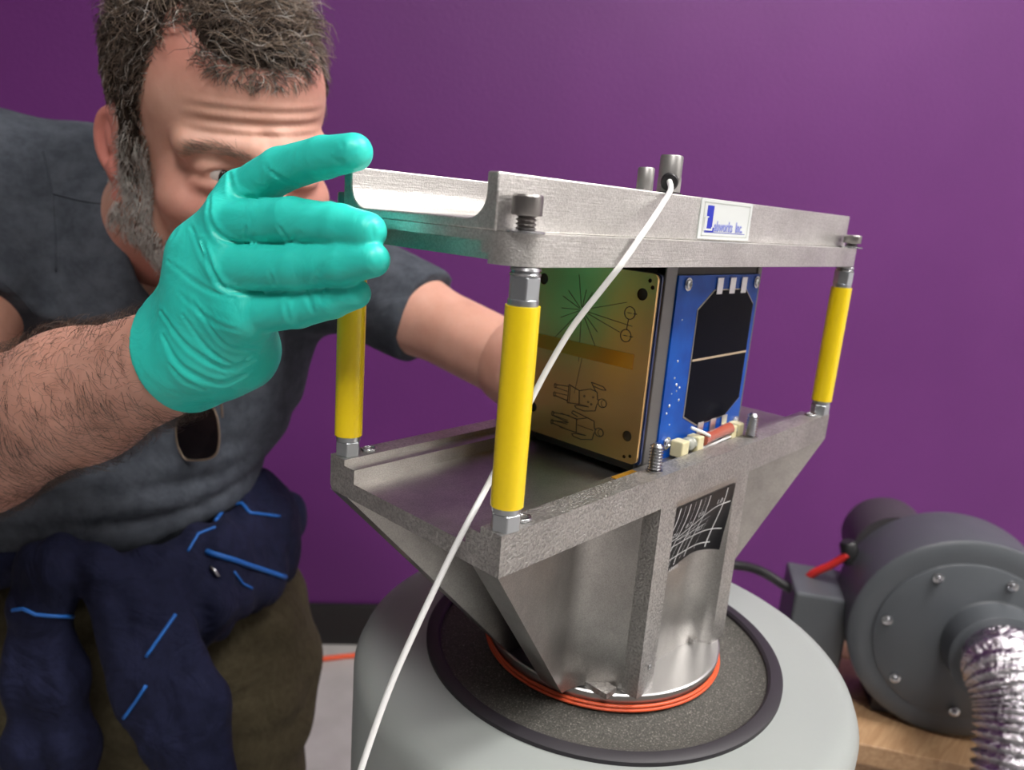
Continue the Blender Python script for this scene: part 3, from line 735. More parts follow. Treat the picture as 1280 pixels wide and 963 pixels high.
tag(MB().tube(spline([PX(1000, 742, 1.07), PX(985, 735, 1.08), PX(950, 714, 1.08), PX(915, 706, 1.06), PX(870, 705, 1.04), PX(820, 720, 1.03), PX(800, 800, 1.02), PX(795, 900, 1.02)] + drop(PX(795, 900, 1.02), -0.05, 0.08, ((0.1, 0.25), (0.3, 0.05), (1.0, 0.008), (3.5, 0.008))), 10), 0.007, 10).build('air_line', 'black_plastic', smooth=180), 'thick black line running behind the fixture base to the blower', 'cord')
e0 = PXZ(387, 826, 0.006); e1 = PXZ(440, 820, 0.006)
dv = (e1 - e0)
tag(MB().tube(spline([e0 - dv * 6, e0 - dv * 3 + Vector((0.02, 0.02, 0)), e0 - dv, e0, e1, e1 + dv * 1.5 - EY * 0.01, e1 + dv * 4 - EY * 0.12], 10), 0.006, 10).build('extension_cord', 'orange_cord', smooth=180), 'orange extension cord lying on the concrete floor', 'cord')

# ------------------------------------------------------------------ implicit surfaces (bodies, cloth, glove)
def A3(p): return np.array(p, np.float32)
class Sdf:
    """signed distance on a grid; lo/hi in the frame given by (R, o): world = o + R @ local"""
    def __init__(s, lo, hi, h):
        s.lo = np.array(lo, float); s.h = h
        s.n = np.ceil((np.array(hi) - s.lo) / h).astype(int) + 1
        s.D = np.full(s.n, 0.5, np.float32)
    def sl(s, lo, hi):
        a = np.clip(np.floor((np.array(lo) - s.lo) / s.h).astype(int), 0, s.n)
        b = np.clip(np.ceil((np.array(hi) - s.lo) / s.h).astype(int) + 1, 0, s.n)
        return tuple(slice(i, j) for i, j in zip(a, b))
    def pts(s, sl):
        ax = [(np.arange(q.start, q.stop) * s.h + l).astype(np.float32) for q, l in zip(sl, s.lo)]
        return ax[0][:, None, None], ax[1][None, :, None], ax[2][None, None, :]
    def comb(s, sl, d, k, mode):
        D = s.D[sl]
        if mode == 'add':
            hh = np.clip(0.5 + 0.5 * (D - d) / k, 0, 1); s.D[sl] = D + (d - D) * hh - k * hh * (1 - hh)
        elif mode == 'sub':
            hh = np.clip(0.5 - 0.5 * (D + d) / k, 0, 1); s.D[sl] = D + (-d - D) * hh + k * hh * (1 - hh)
    def cone(s, a, b, ra, rb, k=0.01, mode='add'):
        a = np.array(a, float); b = np.array(b, float); m_ = max(ra, rb) + k * 1.5 + 3 * s.h
        sl = s.sl(np.minimum(a, b) - m_, np.maximum(a, b) + m_)
        if any(q.stop <= q.start for q in sl): return s
        X, Y, Z = s.pts(sl); ba = b - a; L2 = float(ba @ ba) + 1e-12
        t = np.clip(((X - a[0]) * ba[0] + (Y - a[1]) * ba[1] + (Z - a[2]) * ba[2]) / L2, 0, 1)
        d = np.sqrt((X - a[0] - t * ba[0]) ** 2 + (Y - a[1] - t * ba[1]) ** 2 + (Z - a[2] - t * ba[2]) ** 2) - (ra + (rb - ra) * t)
        s.comb(sl, d.astype(np.float32), k, mode); return s
    def chain(s, P, r, k=0.01, mode='add'):
        for i in range(len(P) - 1): s.cone(P[i], P[i + 1], r[i], r[i + 1], k, mode)
        return s
    def ell(s, c, r, k=0.01, mode='add', R=None):
        c = np.array(c, float); r = np.array(r, float); m_ = r.max() + k * 1.5 + 3 * s.h
        sl = s.sl(c - m_, c + m_)
        if any(q.stop <= q.start for q in sl): return s
        X, Y, Z = s.pts(sl); X = X - c[0]; Y = Y - c[1]; Z = Z - c[2]
        if R is not None:
            R = np.array(R); X, Y, Z = (X * R[0, 0] + Y * R[1, 0] + Z * R[2, 0]), (X * R[0, 1] + Y * R[1, 1] + Z * R[2, 1]), (X * R[0, 2] + Y * R[1, 2] + Z * R[2, 2])
        k0 = np.sqrt((X / r[0]) ** 2 + (Y / r[1]) ** 2 + (Z / r[2]) ** 2)
        k1 = np.sqrt((X / r[0] ** 2) ** 2 + (Y / r[1] ** 2) ** 2 + (Z / r[2] ** 2) ** 2) + 1e-6
        s.comb(sl, (k0 * (k0 - 1) / k1).astype(np.float32), k, mode); return s
    def cut(s, p, n, k=0.002):
        """keep the side the normal points away from"""
        n = np.array(n, float); n /= np.linalg.norm(n)
        sl = tuple(slice(0, q) for q in s.n); X, Y, Z = s.pts(sl)
        d = (X - p[0]) * n[0] + (Y - p[1]) * n[1] + (Z - p[2]) * n[2]
        s.comb(sl, -d.astype(np.float32), k, 'sub'); return s
    def disp(s, fn, lo=None, hi=None):
        sl = s.sl(s.lo if lo is None else lo, s.lo + s.n * s.h if hi is None else hi); X, Y, Z = s.pts(sl)
        s.D[sl] += fn(X, Y, Z).astype(np.float32); return s
    def mesh(s):
        D = s.D; nx, ny, nz = D.shape; I = D < 0
        c = np.zeros((nx - 1, ny - 1, nz - 1), np.int8)
        for i in (0, 1):
            for j in (0, 1):
                for k in (0, 1): c += I[i:nx - 1 + i, j:ny - 1 + j, k:nz - 1 + k]
        act = np.argwhere((c > 0) & (c < 8)); idx = -np.ones(c.shape, np.int32)
        idx[act[:, 0], act[:, 1], act[:, 2]] = np.arange(len(act))
        acc = np.zeros((len(act), 3)); cnt = np.zeros(len(act))
        cor = [(i, j, k) for i in (0, 1) for j in (0, 1) for k in (0, 1)]
        val = {q: D[act[:, 0] + q[0], act[:, 1] + q[1], act[:, 2] + q[2]] for q in cor}
        for q in cor:
            for ax in range(3):
                if q[ax]: continue
                e = list(q); e[ax] = 1; e = tuple(e); a, b_ = val[q], val[e]
                ms = (a < 0) != (b_ < 0); t = np.where(ms, a / np.where(ms, a - b_, 1), 0)
                p = np.zeros((len(act), 3)); p[:] = q; p[:, ax] = t
                acc[ms] += p[ms]; cnt[ms] += 1
        V = s.lo + (act + acc / cnt[:, None]) * s.h
        Fs = []
        for ax in range(3):
            sh = [slice(None)] * 3; s1 = list(sh); s0 = list(sh); s0[ax] = slice(0, -1); s1[ax] = slice(1, None)
            a, b_ = I[tuple(s0)], I[tuple(s1)]
            E_ = np.argwhere(a != b_); o1, o2 = [q for q in range(3) if q != ax]
            ok = (E_[:, o1] > 0) & (E_[:, o2] > 0) & (E_[:, o1] < D.shape[o1] - 1) & (E_[:, o2] < D.shape[o2] - 1); E_ = E_[ok]
            fl = a[E_[:, 0], E_[:, 1], E_[:, 2]]
            def g(d1, d2):
                q = E_.copy(); q[:, o1] -= d1; q[:, o2] -= d2; return idx[q[:, 0], q[:, 1], q[:, 2]]
            quad = np.stack([g(1, 1), g(0, 1), g(0, 0), g(1, 0)], 1)
            if ax == 1: fl = ~fl
            quad[~fl] = quad[~fl][:, ::-1]; Fs.append(quad)
        return V, np.concatenate(Fs)

def relax(V, Fq, it=2, lam=0.5):
    n = len(V); E_ = np.concatenate([Fq[:, [0, 1]], Fq[:, [1, 2]], Fq[:, [2, 3]], Fq[:, [3, 0]]])
    for _ in range(it):
        acc = np.zeros_like(V); cnt = np.zeros(n)
        for ax in range(3): acc[:, ax] = np.bincount(E_[:, 0], V[E_[:, 1], ax], n) + np.bincount(E_[:, 1], V[E_[:, 0], ax], n)
        cnt = np.bincount(E_[:, 0], minlength=n) + np.bincount(E_[:, 1], minlength=n)
        V = V + lam * (acc / np.maximum(cnt, 1)[:, None] - V)
    return V

def mesh_obj(name, V, Fq, mats, parent, o, mi=None, tint=None):
    me = bpy.data.meshes.new(name); me.from_pydata((V - np.array(o)).tolist(), [], Fq.tolist())
    for q in (mats if isinstance(mats, (list, tuple)) else [mats]): me.materials.append(MATS[q])
    if mi is not None: me.polygons.foreach_set('material_index', mi.astype(np.int32))
    me.shade_smooth()
    if tint is not None:
        at = me.attributes.new('tint', 'FLOAT', 'POINT'); at.data.foreach_set('value', tint.astype(np.float32))
    ob = bpy.data.objects.new(name, me); COL.objects.link(ob)
    if parent is not None: ob.parent = parent
    return ob
def wob(seed, n, fmin, fmax, aniso=(1, 1, 1)):
    """smooth pseudo-noise from a few random sine waves"""
    rg = np.random.RandomState(seed); K = rg.normal(size=(n, 3)); K /= np.linalg.norm(K, axis=1)[:, None]
    K = K * np.array(aniso) * rg.uniform(fmin, fmax, n)[:, None]; ph = rg.uniform(0, 6.28, n)
    return lambda X, Y, Z: sum(np.sin(K[i, 0] * X + K[i, 1] * Y + K[i, 2] * Z + ph[i]) for i in range(n)) / n

# ------------------------------------------------------------------ person materials
m, nt, b = newmat('skin', (0.50, 0.27, 0.19), 0.5, **{'Subsurface Weight': 0.12, 'Subsurface Scale': 0.006, 'Specular IOR Level': 0.45})
b.inputs['Subsurface Radius'].default_value = (1.0, 0.35, 0.2)
at = nt.nodes.new('ShaderNodeAttribute'); at.attribute_name = 'tint'
base = ramp(nt, noise(nt, 26, 5, 0.6), [(0.3, (0.49, 0.255, 0.185)), (0.7, (0.63, 0.355, 0.275))])
col = mixc(nt, at.outputs['Fac'], base, (0.58, 0.185, 0.155))
nt.links.new(col, b.inputs['Base Color'])
p_ = bump(nt, b, noise(nt, 420, 3), 0.12, 0.0008)
bump(nt, b, noise(nt, 60, 3), 0.10, 0.002, p_)
newmat('hair_dark', (0.042, 0.030, 0.024), 0.5)
newmat('scalp_dark', (0.022, 0.016, 0.013), 0.9, **{'Specular IOR Level': 0.0})
newmat('hair_brown', (0.115, 0.082, 0.062), 0.48)
newmat('hair_tan', (0.27, 0.20, 0.15), 0.45)
newmat('hair_grey', (0.46, 0.43, 0.40), 0.45)
newmat('eye_white', (0.55, 0.48, 0.45), 0.15)
newmat('iris', (0.02, 0.016, 0.014), 0.1)
m, nt, b = newmat('glove', (0.012, 0.52, 0.44), 0.42, **{'Specular IOR Level': 0.45, 'Subsurface Weight': 0.05, 'Subsurface Scale': 0.004})
nt.links.new(ramp(nt, noise(nt, 35, 3), [(0.3, (0.022, 0.58, 0.49)), (0.7, (0.035, 0.66, 0.56))]), b.inputs['Base Color'])
p_ = bump(nt, b, noise(nt, 32, 3, 0.5, 2.2), 0.24, 0.005)
bump(nt, b, noise(nt, 700, 2), 0.06, 0.0005, p_)
def cloth(name, c1, c2, fine, folds, fs=0.4):
    m, nt, b = newmat(name, c1, 0.9, **{'Specular IOR Level': 0.25})
    mix1 = mixc(nt, ramp(nt, noise(nt, fine, 3, 0.7), [(0.35, (0, 0, 0)), (0.65, (1, 1, 1))]), c1, c2)
    nt.links.new(mix1, b.inputs['Base Color'])
    p_ = bump(nt, b, noise(nt, folds, 3, 0.5, 1.2), fs, 0.02)
    bump(nt, b, noise(nt, 900, 2), 0.15, 0.001, p_)
cloth('tshirt', (0.040, 0.047, 0.060), (0.066, 0.075, 0.092), 60, 14, 0.25)
cloth('trousers', (0.040, 0.032, 0.016), (0.056, 0.046, 0.025), 140, 16, 0.4)
cloth('jacket', (0.0045, 0.006, 0.023), (0.008, 0.010, 0.034), 120, 20, 0.4)
newmat('stripe_blue', (0.008, 0.11, 0.42), 0.6)
newmat('lens_black', (0.003, 0.003, 0.004), 0.06)
newmat('frame_brass', (0.20, 0.15, 0.11), 0.35, 0.6)

# ------------------------------------------------------------------ pose (pixel directions with distances from reach and body size)
def V3(u, v, d): return np.array(PX(u, v, d))
fwd = RC[2].copy(); fwd[2] = 0; fwd /= np.linalg.norm(fwd); upn = np.array([0, 0, 1.0]); rgt = np.cross(fwd, upn)
def head_R(yaw, pitch, roll):
    y = -fwd * math.cos(yaw) + rgt * math.sin(yaw); x = rgt * math.cos(yaw) + fwd * math.sin(yaw)
    y2 = y * math.cos(pitch) - upn * math.sin(pitch); z2 = upn * math.cos(pitch) + y * math.sin(pitch)
    x3 = x * math.cos(roll) + z2 * math.sin(roll); z3 = z2 * math.cos(roll) - x * math.sin(roll)
    return np.stack([x3, y2, z3], 1)
HR = head_R(math.radians(43), math.radians(16.5), math.radians(5.5)); HO = V3(273, 189, 0.62)
def HW(p): return HO + HR @ np.array(p, float)

sh_r = V3(5, 235, 0.72); el_r = V3(-130, 585, 0.575); wr_r = V3(224, 447, 0.410)
sh_l = V3(405, 335, 0.81); el_l = V3(640, 453, 0.71); wr_l = V3(690, 468, 0.69)
neck_b = V3(195, 300, 0.74)
chest = V3(185, 420, 0.80); belly = V3(105, 590, 0.78); pelv = V3(185, 760, 0.86)
root_z = 0.0
proot = np.array([pelv[0], pelv[1], 0.0])
PT = thing('person', 'man in dark grey t-shirt and turquoise glove crouching to peer at the fixture', 'person', Vector(proot))

# ---- head (fine grid in its own frame)
hd = Sdf((-0.105, -0.125, -0.20), (0.105, 0.14, 0.16), 0.0016)
hd.ell((0, -0.012, 0.055), (0.076, 0.098, 0.088), 0.01)
hd.ell((0, 0.038, 0.055), (0.066, 0.055, 0.062), 0.02)
hd.ell((0, 0.035, -0.025), (0.060, 0.058, 0.075), 0.025)
hd.ell((0, 0.066, -0.092), (0.030, 0.028, 0.026), 0.02)
for sx in (-1, 1):
    hd.cone((sx * 0.058, -0.004, -0.045), (sx * 0.02, 0.068, -0.095), 0.020, 0.018, 0.018)
    hd.cone((sx * 0.060, 0.0, 0.02), (sx * 0.058, -0.004, -0.045), 0.018, 0.02, 0.018)
    hd.ell((sx * 0.045, 0.064, -0.018), (0.022, 0.021, 0.018), 0.02)
    hd.cone((sx * 0.012, 0.093, 0.0275), (sx * 0.050, 0.074, 0.0265), 0.0105, 0.010, 0.010)
hd.ell((0, 0.094, -0.062), (0.024, 0.012, 0.014), 0.014)
for sx in (-1, 1):
    hd.ell((sx * 0.0325, 0.101, 0.010), (0.018, 0.014, 0.0115), 0.009, 'sub')
hd.cone((0, 0.094, 0.020), (0, 0.119, -0.024), 0.0085, 0.0110, 0.010)
hd.ell((0, 0.120, -0.028), (0.0125, 0.0115, 0.0105), 0.006)
for sx in (-1, 1):
    hd.ell((sx * 0.0135, 0.108, -0.031), (0.008, 0.011, 0.008), 0.005)
    hd.ell((sx * 0.0070, 0.113, -0.040), (0.0040, 0.006, 0.004), 0.003, 'sub')
hd.cone((-0.020, 0.098, -0.066), (0.020, 0.098, -0.066), 0.006, 0.006, 0.004)
hd.cone((-0.018, 0.098, -0.077), (0.018, 0.098, -0.077), 0.007, 0.007, 0.004)
hd.cone((-0.022, 0.107, -0.0715), (0.022, 0.107, -0.0715), 0.0018, 0.0018, 0.003, 'sub')
for sx in (-1, 1):
    # lids around the eyeball: narrow squinting gap
    c = np.array((sx * 0.0325, 0.0790, 0.0085))
    sub_ = Sdf((c - 0.022), (c + 0.022), 0.0016)
    hd.ell(c + (0, 0.0, 0.0040), (0.0165, 0.0140, 0.0090), 0.006)
    hd.ell(c + (0, 0.0002, -0.0085), (0.0165, 0.0135, 0.0070), 0.006)
    hd.cone(c + (-0.0115, 0.0150, 0.0005), c + (0.0125, 0.0155, 0.0005), 0.0048, 0.0054, 0.0012, 'sub')
    # ear
    ec = np.array((sx * 0.0775, -0.014, 0.002)); tilt = math.radians(14)
    Re = np.array([[math.cos(0.35), -sx * math.sin(0.35), 0], [sx * math.sin(0.35), math.cos(0.35), 0], [0, 0, 1]])
    hd.ell(ec, (0.0085, 0.0180, 0.0270), 0.006, R=Re)
    hd.ell(ec + (sx * 0.006, 0.003, 0.001), (0.0070, 0.0105, 0.0205), 0.004, 'sub', R=Re)
    hd.ell(ec + (sx * 0.001, 0.004, 0.004), (0.0030, 0.0065, 0.012), 0.004, R=Re)
    hd.ell(ec + (0, 0.008, -0.020), (0.0065, 0.0085, 0.010), 0.005)
# furrowed forehead
def furrow(X, Y, Z):
    msk = np.clip((Y - 0.045) / 0.02, 0, 1) * np.clip((Z - 0.034) / 0.005, 0, 1) * np.clip((0.064 - Z) / 0.008, 0, 1) * np.clip((0.055 - np.abs(X)) / 0.015, 0, 1)
    return 0.00085 * msk * np.sin(2 * math.pi * (Z + 0.05 * X * X * 8) / 0.0088)
hd.disp(furrow)
# neck (in head frame)
nb = HR.T @ (neck_b - HO)
hd.cone((0, -0.022, -0.03), nb, 0.056, 0.063, 0.02)
hV, hF = hd.mesh(); hV = relax(hV, hF, 1, 0.4)
nr = np.linalg.norm
ear = np.clip(1.2 - np.abs(np.abs(hV[:, 0]) - 0.083) / 0.014, 0, 1) * np.clip((0.016 - np.abs(hV[:, 1] + 0.014)) / 0.01 + 1, 0, 1) * (np.abs(hV[:, 2]) < 0.04)
cheek = np.exp(-((np.abs(hV[:, 0]) - 0.045) ** 2 / 0.0005 + (hV[:, 2] + 0.015) ** 2 / 0.0006)) * (hV[:, 1] > 0.04)
fore = np.clip((hV[:, 2] - 0.055) / 0.03, 0, 1) * (hV[:, 1] > 0.0)
nose = np.exp(-(hV[:, 0] ** 2 / 0.0003 + (hV[:, 2] + 0.03) ** 2 / 0.0004)) * (hV[:, 1] > 0.09)
neck_t = np.clip((-0.07 - hV[:, 2]) / 0.05, 0, 1)
h_tint = np.clip(0.75 * ear + 0.40 * cheek + 0.45 * fore + 0.6 * nose + 0.5 * neck_t, 0, 0.8)
hWv = HO + hV @ HR.T
allV, allF, allT = [hWv], [hF], [h_tint]
# ---- limbs and trunk of the same body
def limb(P, r, h, k=0.02, tint=0.0, extra=None):
    P = [np.array(p) for p in P]; m_ = max(r) + 0.03
    s = Sdf(np.min(P, 0) - m_, np.max(P, 0) + m_, h); s.chain(P, r, k)
    if extra: extra(s)
    v, f = s.mesh(); v = relax(v, f, 2)
    allV.append(v); allF.append(f); allT.append(np.full(len(v), tint))
    return v, f
fd = (wr_r - el_r) / np.linalg.norm(wr_r - el_r)
def hand_pts():
    return {
     'index': ([V3(304, 242, 0.366), V3(352, 212, 0.352), V3(405, 197, 0.337), V3(443, 190, 0.326)], [0.0108, 0.0102, 0.0094, 0.0082]),
     'middle': ([V3(285, 280, 0.358), V3(365, 275, 0.338), V3(425, 283, 0.326), V3(459, 290, 0.3195)], [0.0112, 0.0103, 0.0097, 0.0086]),
     'ring': ([V3(285, 335, 0.356), V3(375, 334, 0.337), V3(430, 330, 0.325), V3(466, 325, 0.3175)], [0.0110, 0.0102, 0.0090, 0.0076]),
     'pinky': ([V3(308, 390, 0.362), V3(372, 385, 0.348), V3(415, 376, 0.339), V3(444, 367, 0.333)], [0.0112, 0.0096, 0.0082, 0.0070]),
     'thumb': ([V3(245, 365, 0.425), V3(300, 310, 0.418), V3(360, 283, 0.402), V3(412, 276, 0.382)], [0.0165, 0.0135, 0.0115, 0.0100])}
def hand(s, off, k=0.006):
    hp = hand_pts()
    for nm, wo, r0 in (('index', (216, 420, 0.402), 0.0145), ('middle', (216, 432, 0.402), 0.016), ('ring', (224, 448, 0.403), 0.016), ('pinky', (236, 462, 0.406), 0.015)):
        s.cone(V3(*wo), hp[nm][0][0], r0 + off, 0.0122 + off, 0.012)
    s.cone(V3(240, 466, 0.408), V3(298, 438, 0.392), 0.013 + off, 0.0190 + off, 0.012)
    s.cone(V3(298, 438, 0.392), hp['pinky'][0][0], 0.0185 + off, 0.0122 + off, 0.012)
    s.cone(V3(228, 415, 0.418), V3(265, 340, 0.400), 0.016 + off, 0.0155 + off, 0.014)
    s.cone(V3(250, 320, 0.372), V3(254, 380, 0.376), 0.0145 + off, 0.0155 + off, 0.014)
    s.cone(V3(290, 345, 0.376), V3(290, 390, 0.384), 0.012 + off, 0.013 + off, 0.014)
    for nm, (P, r) in hp.items(): s.chain(P, [q + off for q in r], 0.0016)
    return s
limb([sh_r, el_r], [0.058, 0.044], 0.005)
mid_f = el_r + (wr_r - el_r) * 0.33
def rhand(s): hand(s, -0.0018)
limb([el_r, mid_f, el_r + (wr_r - el_r) * 0.72, wr_r + fd * 0.020], [0.046, 0.051, 0.038, 0.0270], 0.0028, extra=None, tint=0.10)
hs = Sdf(np.min([V3(150, 120, 0.42), V3(500, 520, 0.30), V3(150, 520, 0.30), V3(500, 120, 0.45), V3(150, 520, 0.45)], 0) - 0.02, np.max([V3(150, 120, 0.30), V3(500, 120, 0.45), V3(500, 520, 0.30), V3(150, 520, 0.45)], 0) + 0.02, 0.003)
hand(hs, -0.002); hs.cone(wr_r - fd * 0.01, wr_r + fd * 0.01, 0.022, 0.022, 0.01)
hs.cut(V3(206, 463, 0.425) + fd * 0.036, -fd + 0.05 * upn, 0.002)
v, f = hs.mesh(); allV.append(v); allF.append(f); allT.append(np.zeros(len(v)))
limb([sh_l, sh_l + (el_l - sh_l) * 0.5, el_l], [0.042, 0.0375, 0.0365], 0.004, tint=0.05)
limb([el_l, el_l + (wr_l - el_l) * 0.35, wr_l], [0.0365, 0.040, 0.028], 0.004, tint=0.1)
# the far hand resting behind the satellite, five fingers
hl_dir = rgt * 0.30 - fwd * 0.02 + upn * 0.14; hl_dir /= np.linalg.norm(hl_dir)
hl = Sdf(wr_l - 0.16, wr_l + 0.2, 0.004)
hl.cone(wr_l, wr_l + hl_dir * 0.08, 0.030, 0.034, 0.02)
for k, (ln, sp_) in enumerate(((0.075, -0.035), (0.085, -0.012), (0.08, 0.012), (0.062, 0.034))):
    b0 = wr_l + hl_dir * 0.085 + upn * -sp_
    k1 = b0 + hl_dir * ln * 0.55; k2 = k1 + hl_dir * ln * 0.35 - fwd * ln * 0.3
    hl.chain([b0, k1, k2], [0.0105, 0.0095, 0.0085], 0.004)
hl.chain([wr_l + hl_dir * 0.03, wr_l + hl_dir * 0.06 + upn * 0.045 - fwd * 0.01, wr_l + hl_dir * 0.10 + upn * 0.06 - fwd * 0.02], [0.016, 0.012, 0.010], 0.006)
v, f = hl.mesh(); v = relax(v, f, 1); allV.append(v); allF.append(f); allT.append(np.full(len(v), 0.1))
hip_r = V3(100, 800, 0.86); hip_l = V3(270, 800, 0.87)
knee_r = V3(60, 1200, 0.74); knee_l = V3(300, 1200, 0.76)
for q in (knee_r, knee_l): q[2] = 0.075
def ankle(k): 
    a = k + fwd * 0.36 - rgt * 0.24; a[2] = 0.06; return a
limb([neck_b, chest, belly, pelv], [0.055, 0.11, 0.08, 0.085], 0.010)
limb([sh_r, neck_b, sh_l], [0.05, 0.05, 0.05], 0.008)
for hp_, kn in ((hip_r, knee_r), (hip_l, knee_l)):
    an = ankle(kn); limb([hp_, kn], [0.075, 0.052], 0.010); limb([kn, an], [0.05, 0.036], 0.010)
    to = an + fwd * 0.10; to[2] = 0.03; limb([an, to + fwd * 0.05], [0.036, 0.025], 0.010)
n0 = 0; FF = []
for v, f in zip(allV, allF): FF.append(f + n0); n0 += len(v)
body = mesh_obj('body', np.concatenate(allV), np.concatenate(FF), 'skin', PT, proot, tint=np.concatenate(allT))
# eyes
for sx in (-1, 1):
    c = HW((sx * 0.0325, 0.0800, 0.0083))
    ed = HR @ np.array((0.42, 0.9, -0.1)); ed = Vector(ed).normalized()
    e = MB().lathe(Vector(c), ed, [(0.0115 * math.sin(q) + 1e-5, -0.0115 * math.cos(q)) for q in np.linspace(0, math.pi, 15)], 20, cap=False).build('eye', 'eye_white', PT, smooth=180)
    sub(MB().lathe(Vector(c), ed, [(0.0062, 0.0099), (0.004, 0.0112), (0.0005, 0.0119)], 20).build('iris', 'iris', PT, smooth=180), e)

# ------------------------------------------------------------------ hair, beard, brows, arm hair
def tri_area(V, Fq):
    n = np.cross(V[Fq[:, 2]] - V[Fq[:, 0]], V[Fq[:, 3]] - V[Fq[:, 1]]); a = 0.5 * np.linalg.norm(n, axis=1); return a, n / (2 * a[:, None] + 1e-12)
def strands(name, roots, P, rad, mi, mats, n_side=3, parent=PT):
    """roots unused; P: (N, K, 3) polylines, rad: (N, K)"""
    N, K, _ = P.shape
    T = np.gradient(P, axis=1); T /= np.linalg.norm(T, axis=2)[:, :, None] + 1e-12
    a = np.where(np.abs(T[:, :, 2:3]) < 0.9, np.array([0, 0, 1.0]), np.array([1.0, 0, 0]))
    x = np.cross(a, T); x /= np.linalg.norm(x, axis=2)[:, :, None] + 1e-12; y = np.cross(T, x)
    ang = 2 * math.pi * np.arange(n_side) / n_side
    R_ = P[:, :, None, :] + rad[:, :, None, None] * (x[:, :, None, :] * np.cos(ang)[None, None, :, None] + y[:, :, None, :] * np.sin(ang)[None, None, :, None])
    V = R_.reshape(-1, 3); base = (np.arange(N) * K * n_side)[:, None, None]
    i = np.arange(K - 1)[None, :, None] * n_side; k = np.arange(n_side)[None, None, :]; k2 = (k + 1) % n_side
    Fq = np.stack([base + i + k, base + i + k2, base + i + n_side + k2, base + i + n_side + k], -1).reshape(-1, 4)
    fm = np.repeat(mi, (K - 1) * n_side)
    return mesh_obj(name, V, Fq, mats, parent, proot, mi=fm)
HM = ['hair_dark', 'hair_brown', 'hair_tan', 'hair_grey']
rg = np.random.RandomState(11)
phi_k = np.radians([0, 14, 24, 33, 41, 48, 55, 62, 72, 90, 110, 180])
zh_k = np.array([0.070, 0.071, 0.080, 0.103, 0.097, 0.064, 0.030, -0.006, -0.030, -0.020, -0.045, -0.060])
def hairline(L_):
    ph = np.abs(np.arctan2(L_[:, 0], L_[:, 1] + 0.012)); return L_[:, 2] - np.interp(ph, phi_k, zh_k), ph
hn_a, hn_n = tri_area(hV, hF); hc = hV[hF].mean(1)
ml, ph = hairline(hc)
is_ear = (np.abs(hc[:, 0]) > 0.0765) & (np.abs(hc[:, 1] + 0.012) < 0.024) & (np.abs(hc[:, 2]) < 0.038)
scalp = (ml > 0) & (~is_ear) & (hc[:, 2] > -0.07)
def sample(mask, n, w_=None):
    idx = np.where(mask)[0]; p = hn_a[idx] * (1 if w_ is None else w_[idx]); p = p / p.sum()
    c = rg.choice(idx, n, p=p); u = rg.rand(n, 1); v_ = rg.rand(n, 1)
    q = hF[c]; P = hV[q[:, 0]] * (1 - u) * (1 - v_) + hV[q[:, 1]] * u * (1 - v_) + hV[q[:, 2]] * u * v_ + hV[q[:, 3]] * (1 - u) * v_
    return P, hn_n[c]
def grow(P, N_, flow, length, curl, cf, lift, K=6, clump=0.6, cell=0.006):
    """polylines in head frame growing from P along flow, lifted by the normal and curled; clumped by cell"""
    n = len(P); out = np.zeros((n, K, 3)); key = np.floor(P / cell).astype(int); hsh = (key[:, 0] * 73856093 ^ key[:, 1] * 19349663 ^ key[:, 2] * 83492791) % 100003
    crs = np.random.RandomState(5).normal(size=(100003, 4))[hsh]
    jit = rg.normal(size=(n, 3)) * 0.25 + crs[:, :3] * clump * 0.5
    f = flow + jit; f -= N_ * (f * N_).sum(1)[:, None]; f /= np.linalg.norm(f, axis=1)[:, None] + 1e-9
    b_ = np.cross(N_, f); ph_ = crs[:, 3] * 3 + rg.normal(size=n) * 0.5
    for k in range(K):
        t = k / (K - 1); s_ = length * t
        up_ = lift * np.sin(t * math.pi * 0.62) * length
        out[:, k] = P + f * (s_ * 0.9)[:, None] + N_ * (up_ + 0.0006)[:, None] + b_ * (curl * length * np.sin(cf * t * 6.28 + ph_) * t)[:, None] + N_ * (0.5 * curl * length * np.cos(cf * t * 6.28 + ph_) * t)[:, None]
    return out
# scalp hair
nS = 15000
w_ = np.ones(len(hc)); P, N_ = sample(scalp, nS)
mlP, phP = hairline(P); top = np.clip((P[:, 2] - 0.075) / 0.04, 0, 1)[:, None]
side = np.sign(P[:, 0])[:, None]
flow_top = np.concatenate([0.55 + 0.3 * rg.normal(size=(nS, 1)), 0.25 + 0.6 * rg.normal(size=(nS, 1)), 0.3 + 0 * side], 1)
flow_side = np.concatenate([0 * side, -0.55 + 0 * side, -0.75 + 0 * side], 1)
front = np.clip((P[:, 1] - 0.03) / 0.03, 0, 1)[:, None] * top
flow = flow_top * top + flow_side * (1 - top) + front * np.array([0.2, 0.35, 0.3])
ln = (0.0135 + 0.0165 * top[:, 0]) * rg.uniform(0.7, 1.25, nS) * np.clip(mlP / 0.015 + 0.45, 0.45, 1)
G = grow(P, N_, flow, ln, 0.10 + 0.26 * top[:, 0], 0.75, 0.16 + 0.42 * top[:, 0] * np.clip(1 - np.abs(P[:, 0]) / 0.09, 0.25, 1), clump=0.9)
Gw = HO + G @ HR.T
rad = np.linspace(0.00042, 0.00010, 6)[None, :] * rg.uniform(0.7, 1.2, (nS, 1))
low_ = np.clip((0.045 - P[:, 2]) / 0.05, 0, 1)
u = rg.rand(nS)
mi = np.where(u < 0.36, 0, np.where(u < 0.80, 1, 2)); mi = np.where(rg.rand(nS) < 0.07 + 0.40 * low_, 3, mi); mi = np.where((top[:, 0] > 0.5) & (rg.rand(nS) < 0.18), 2, mi)
hair = strands('hair', None, Gw, rad, mi, HM)
hair['label'] = 'short curly brown hair greying at the sides'
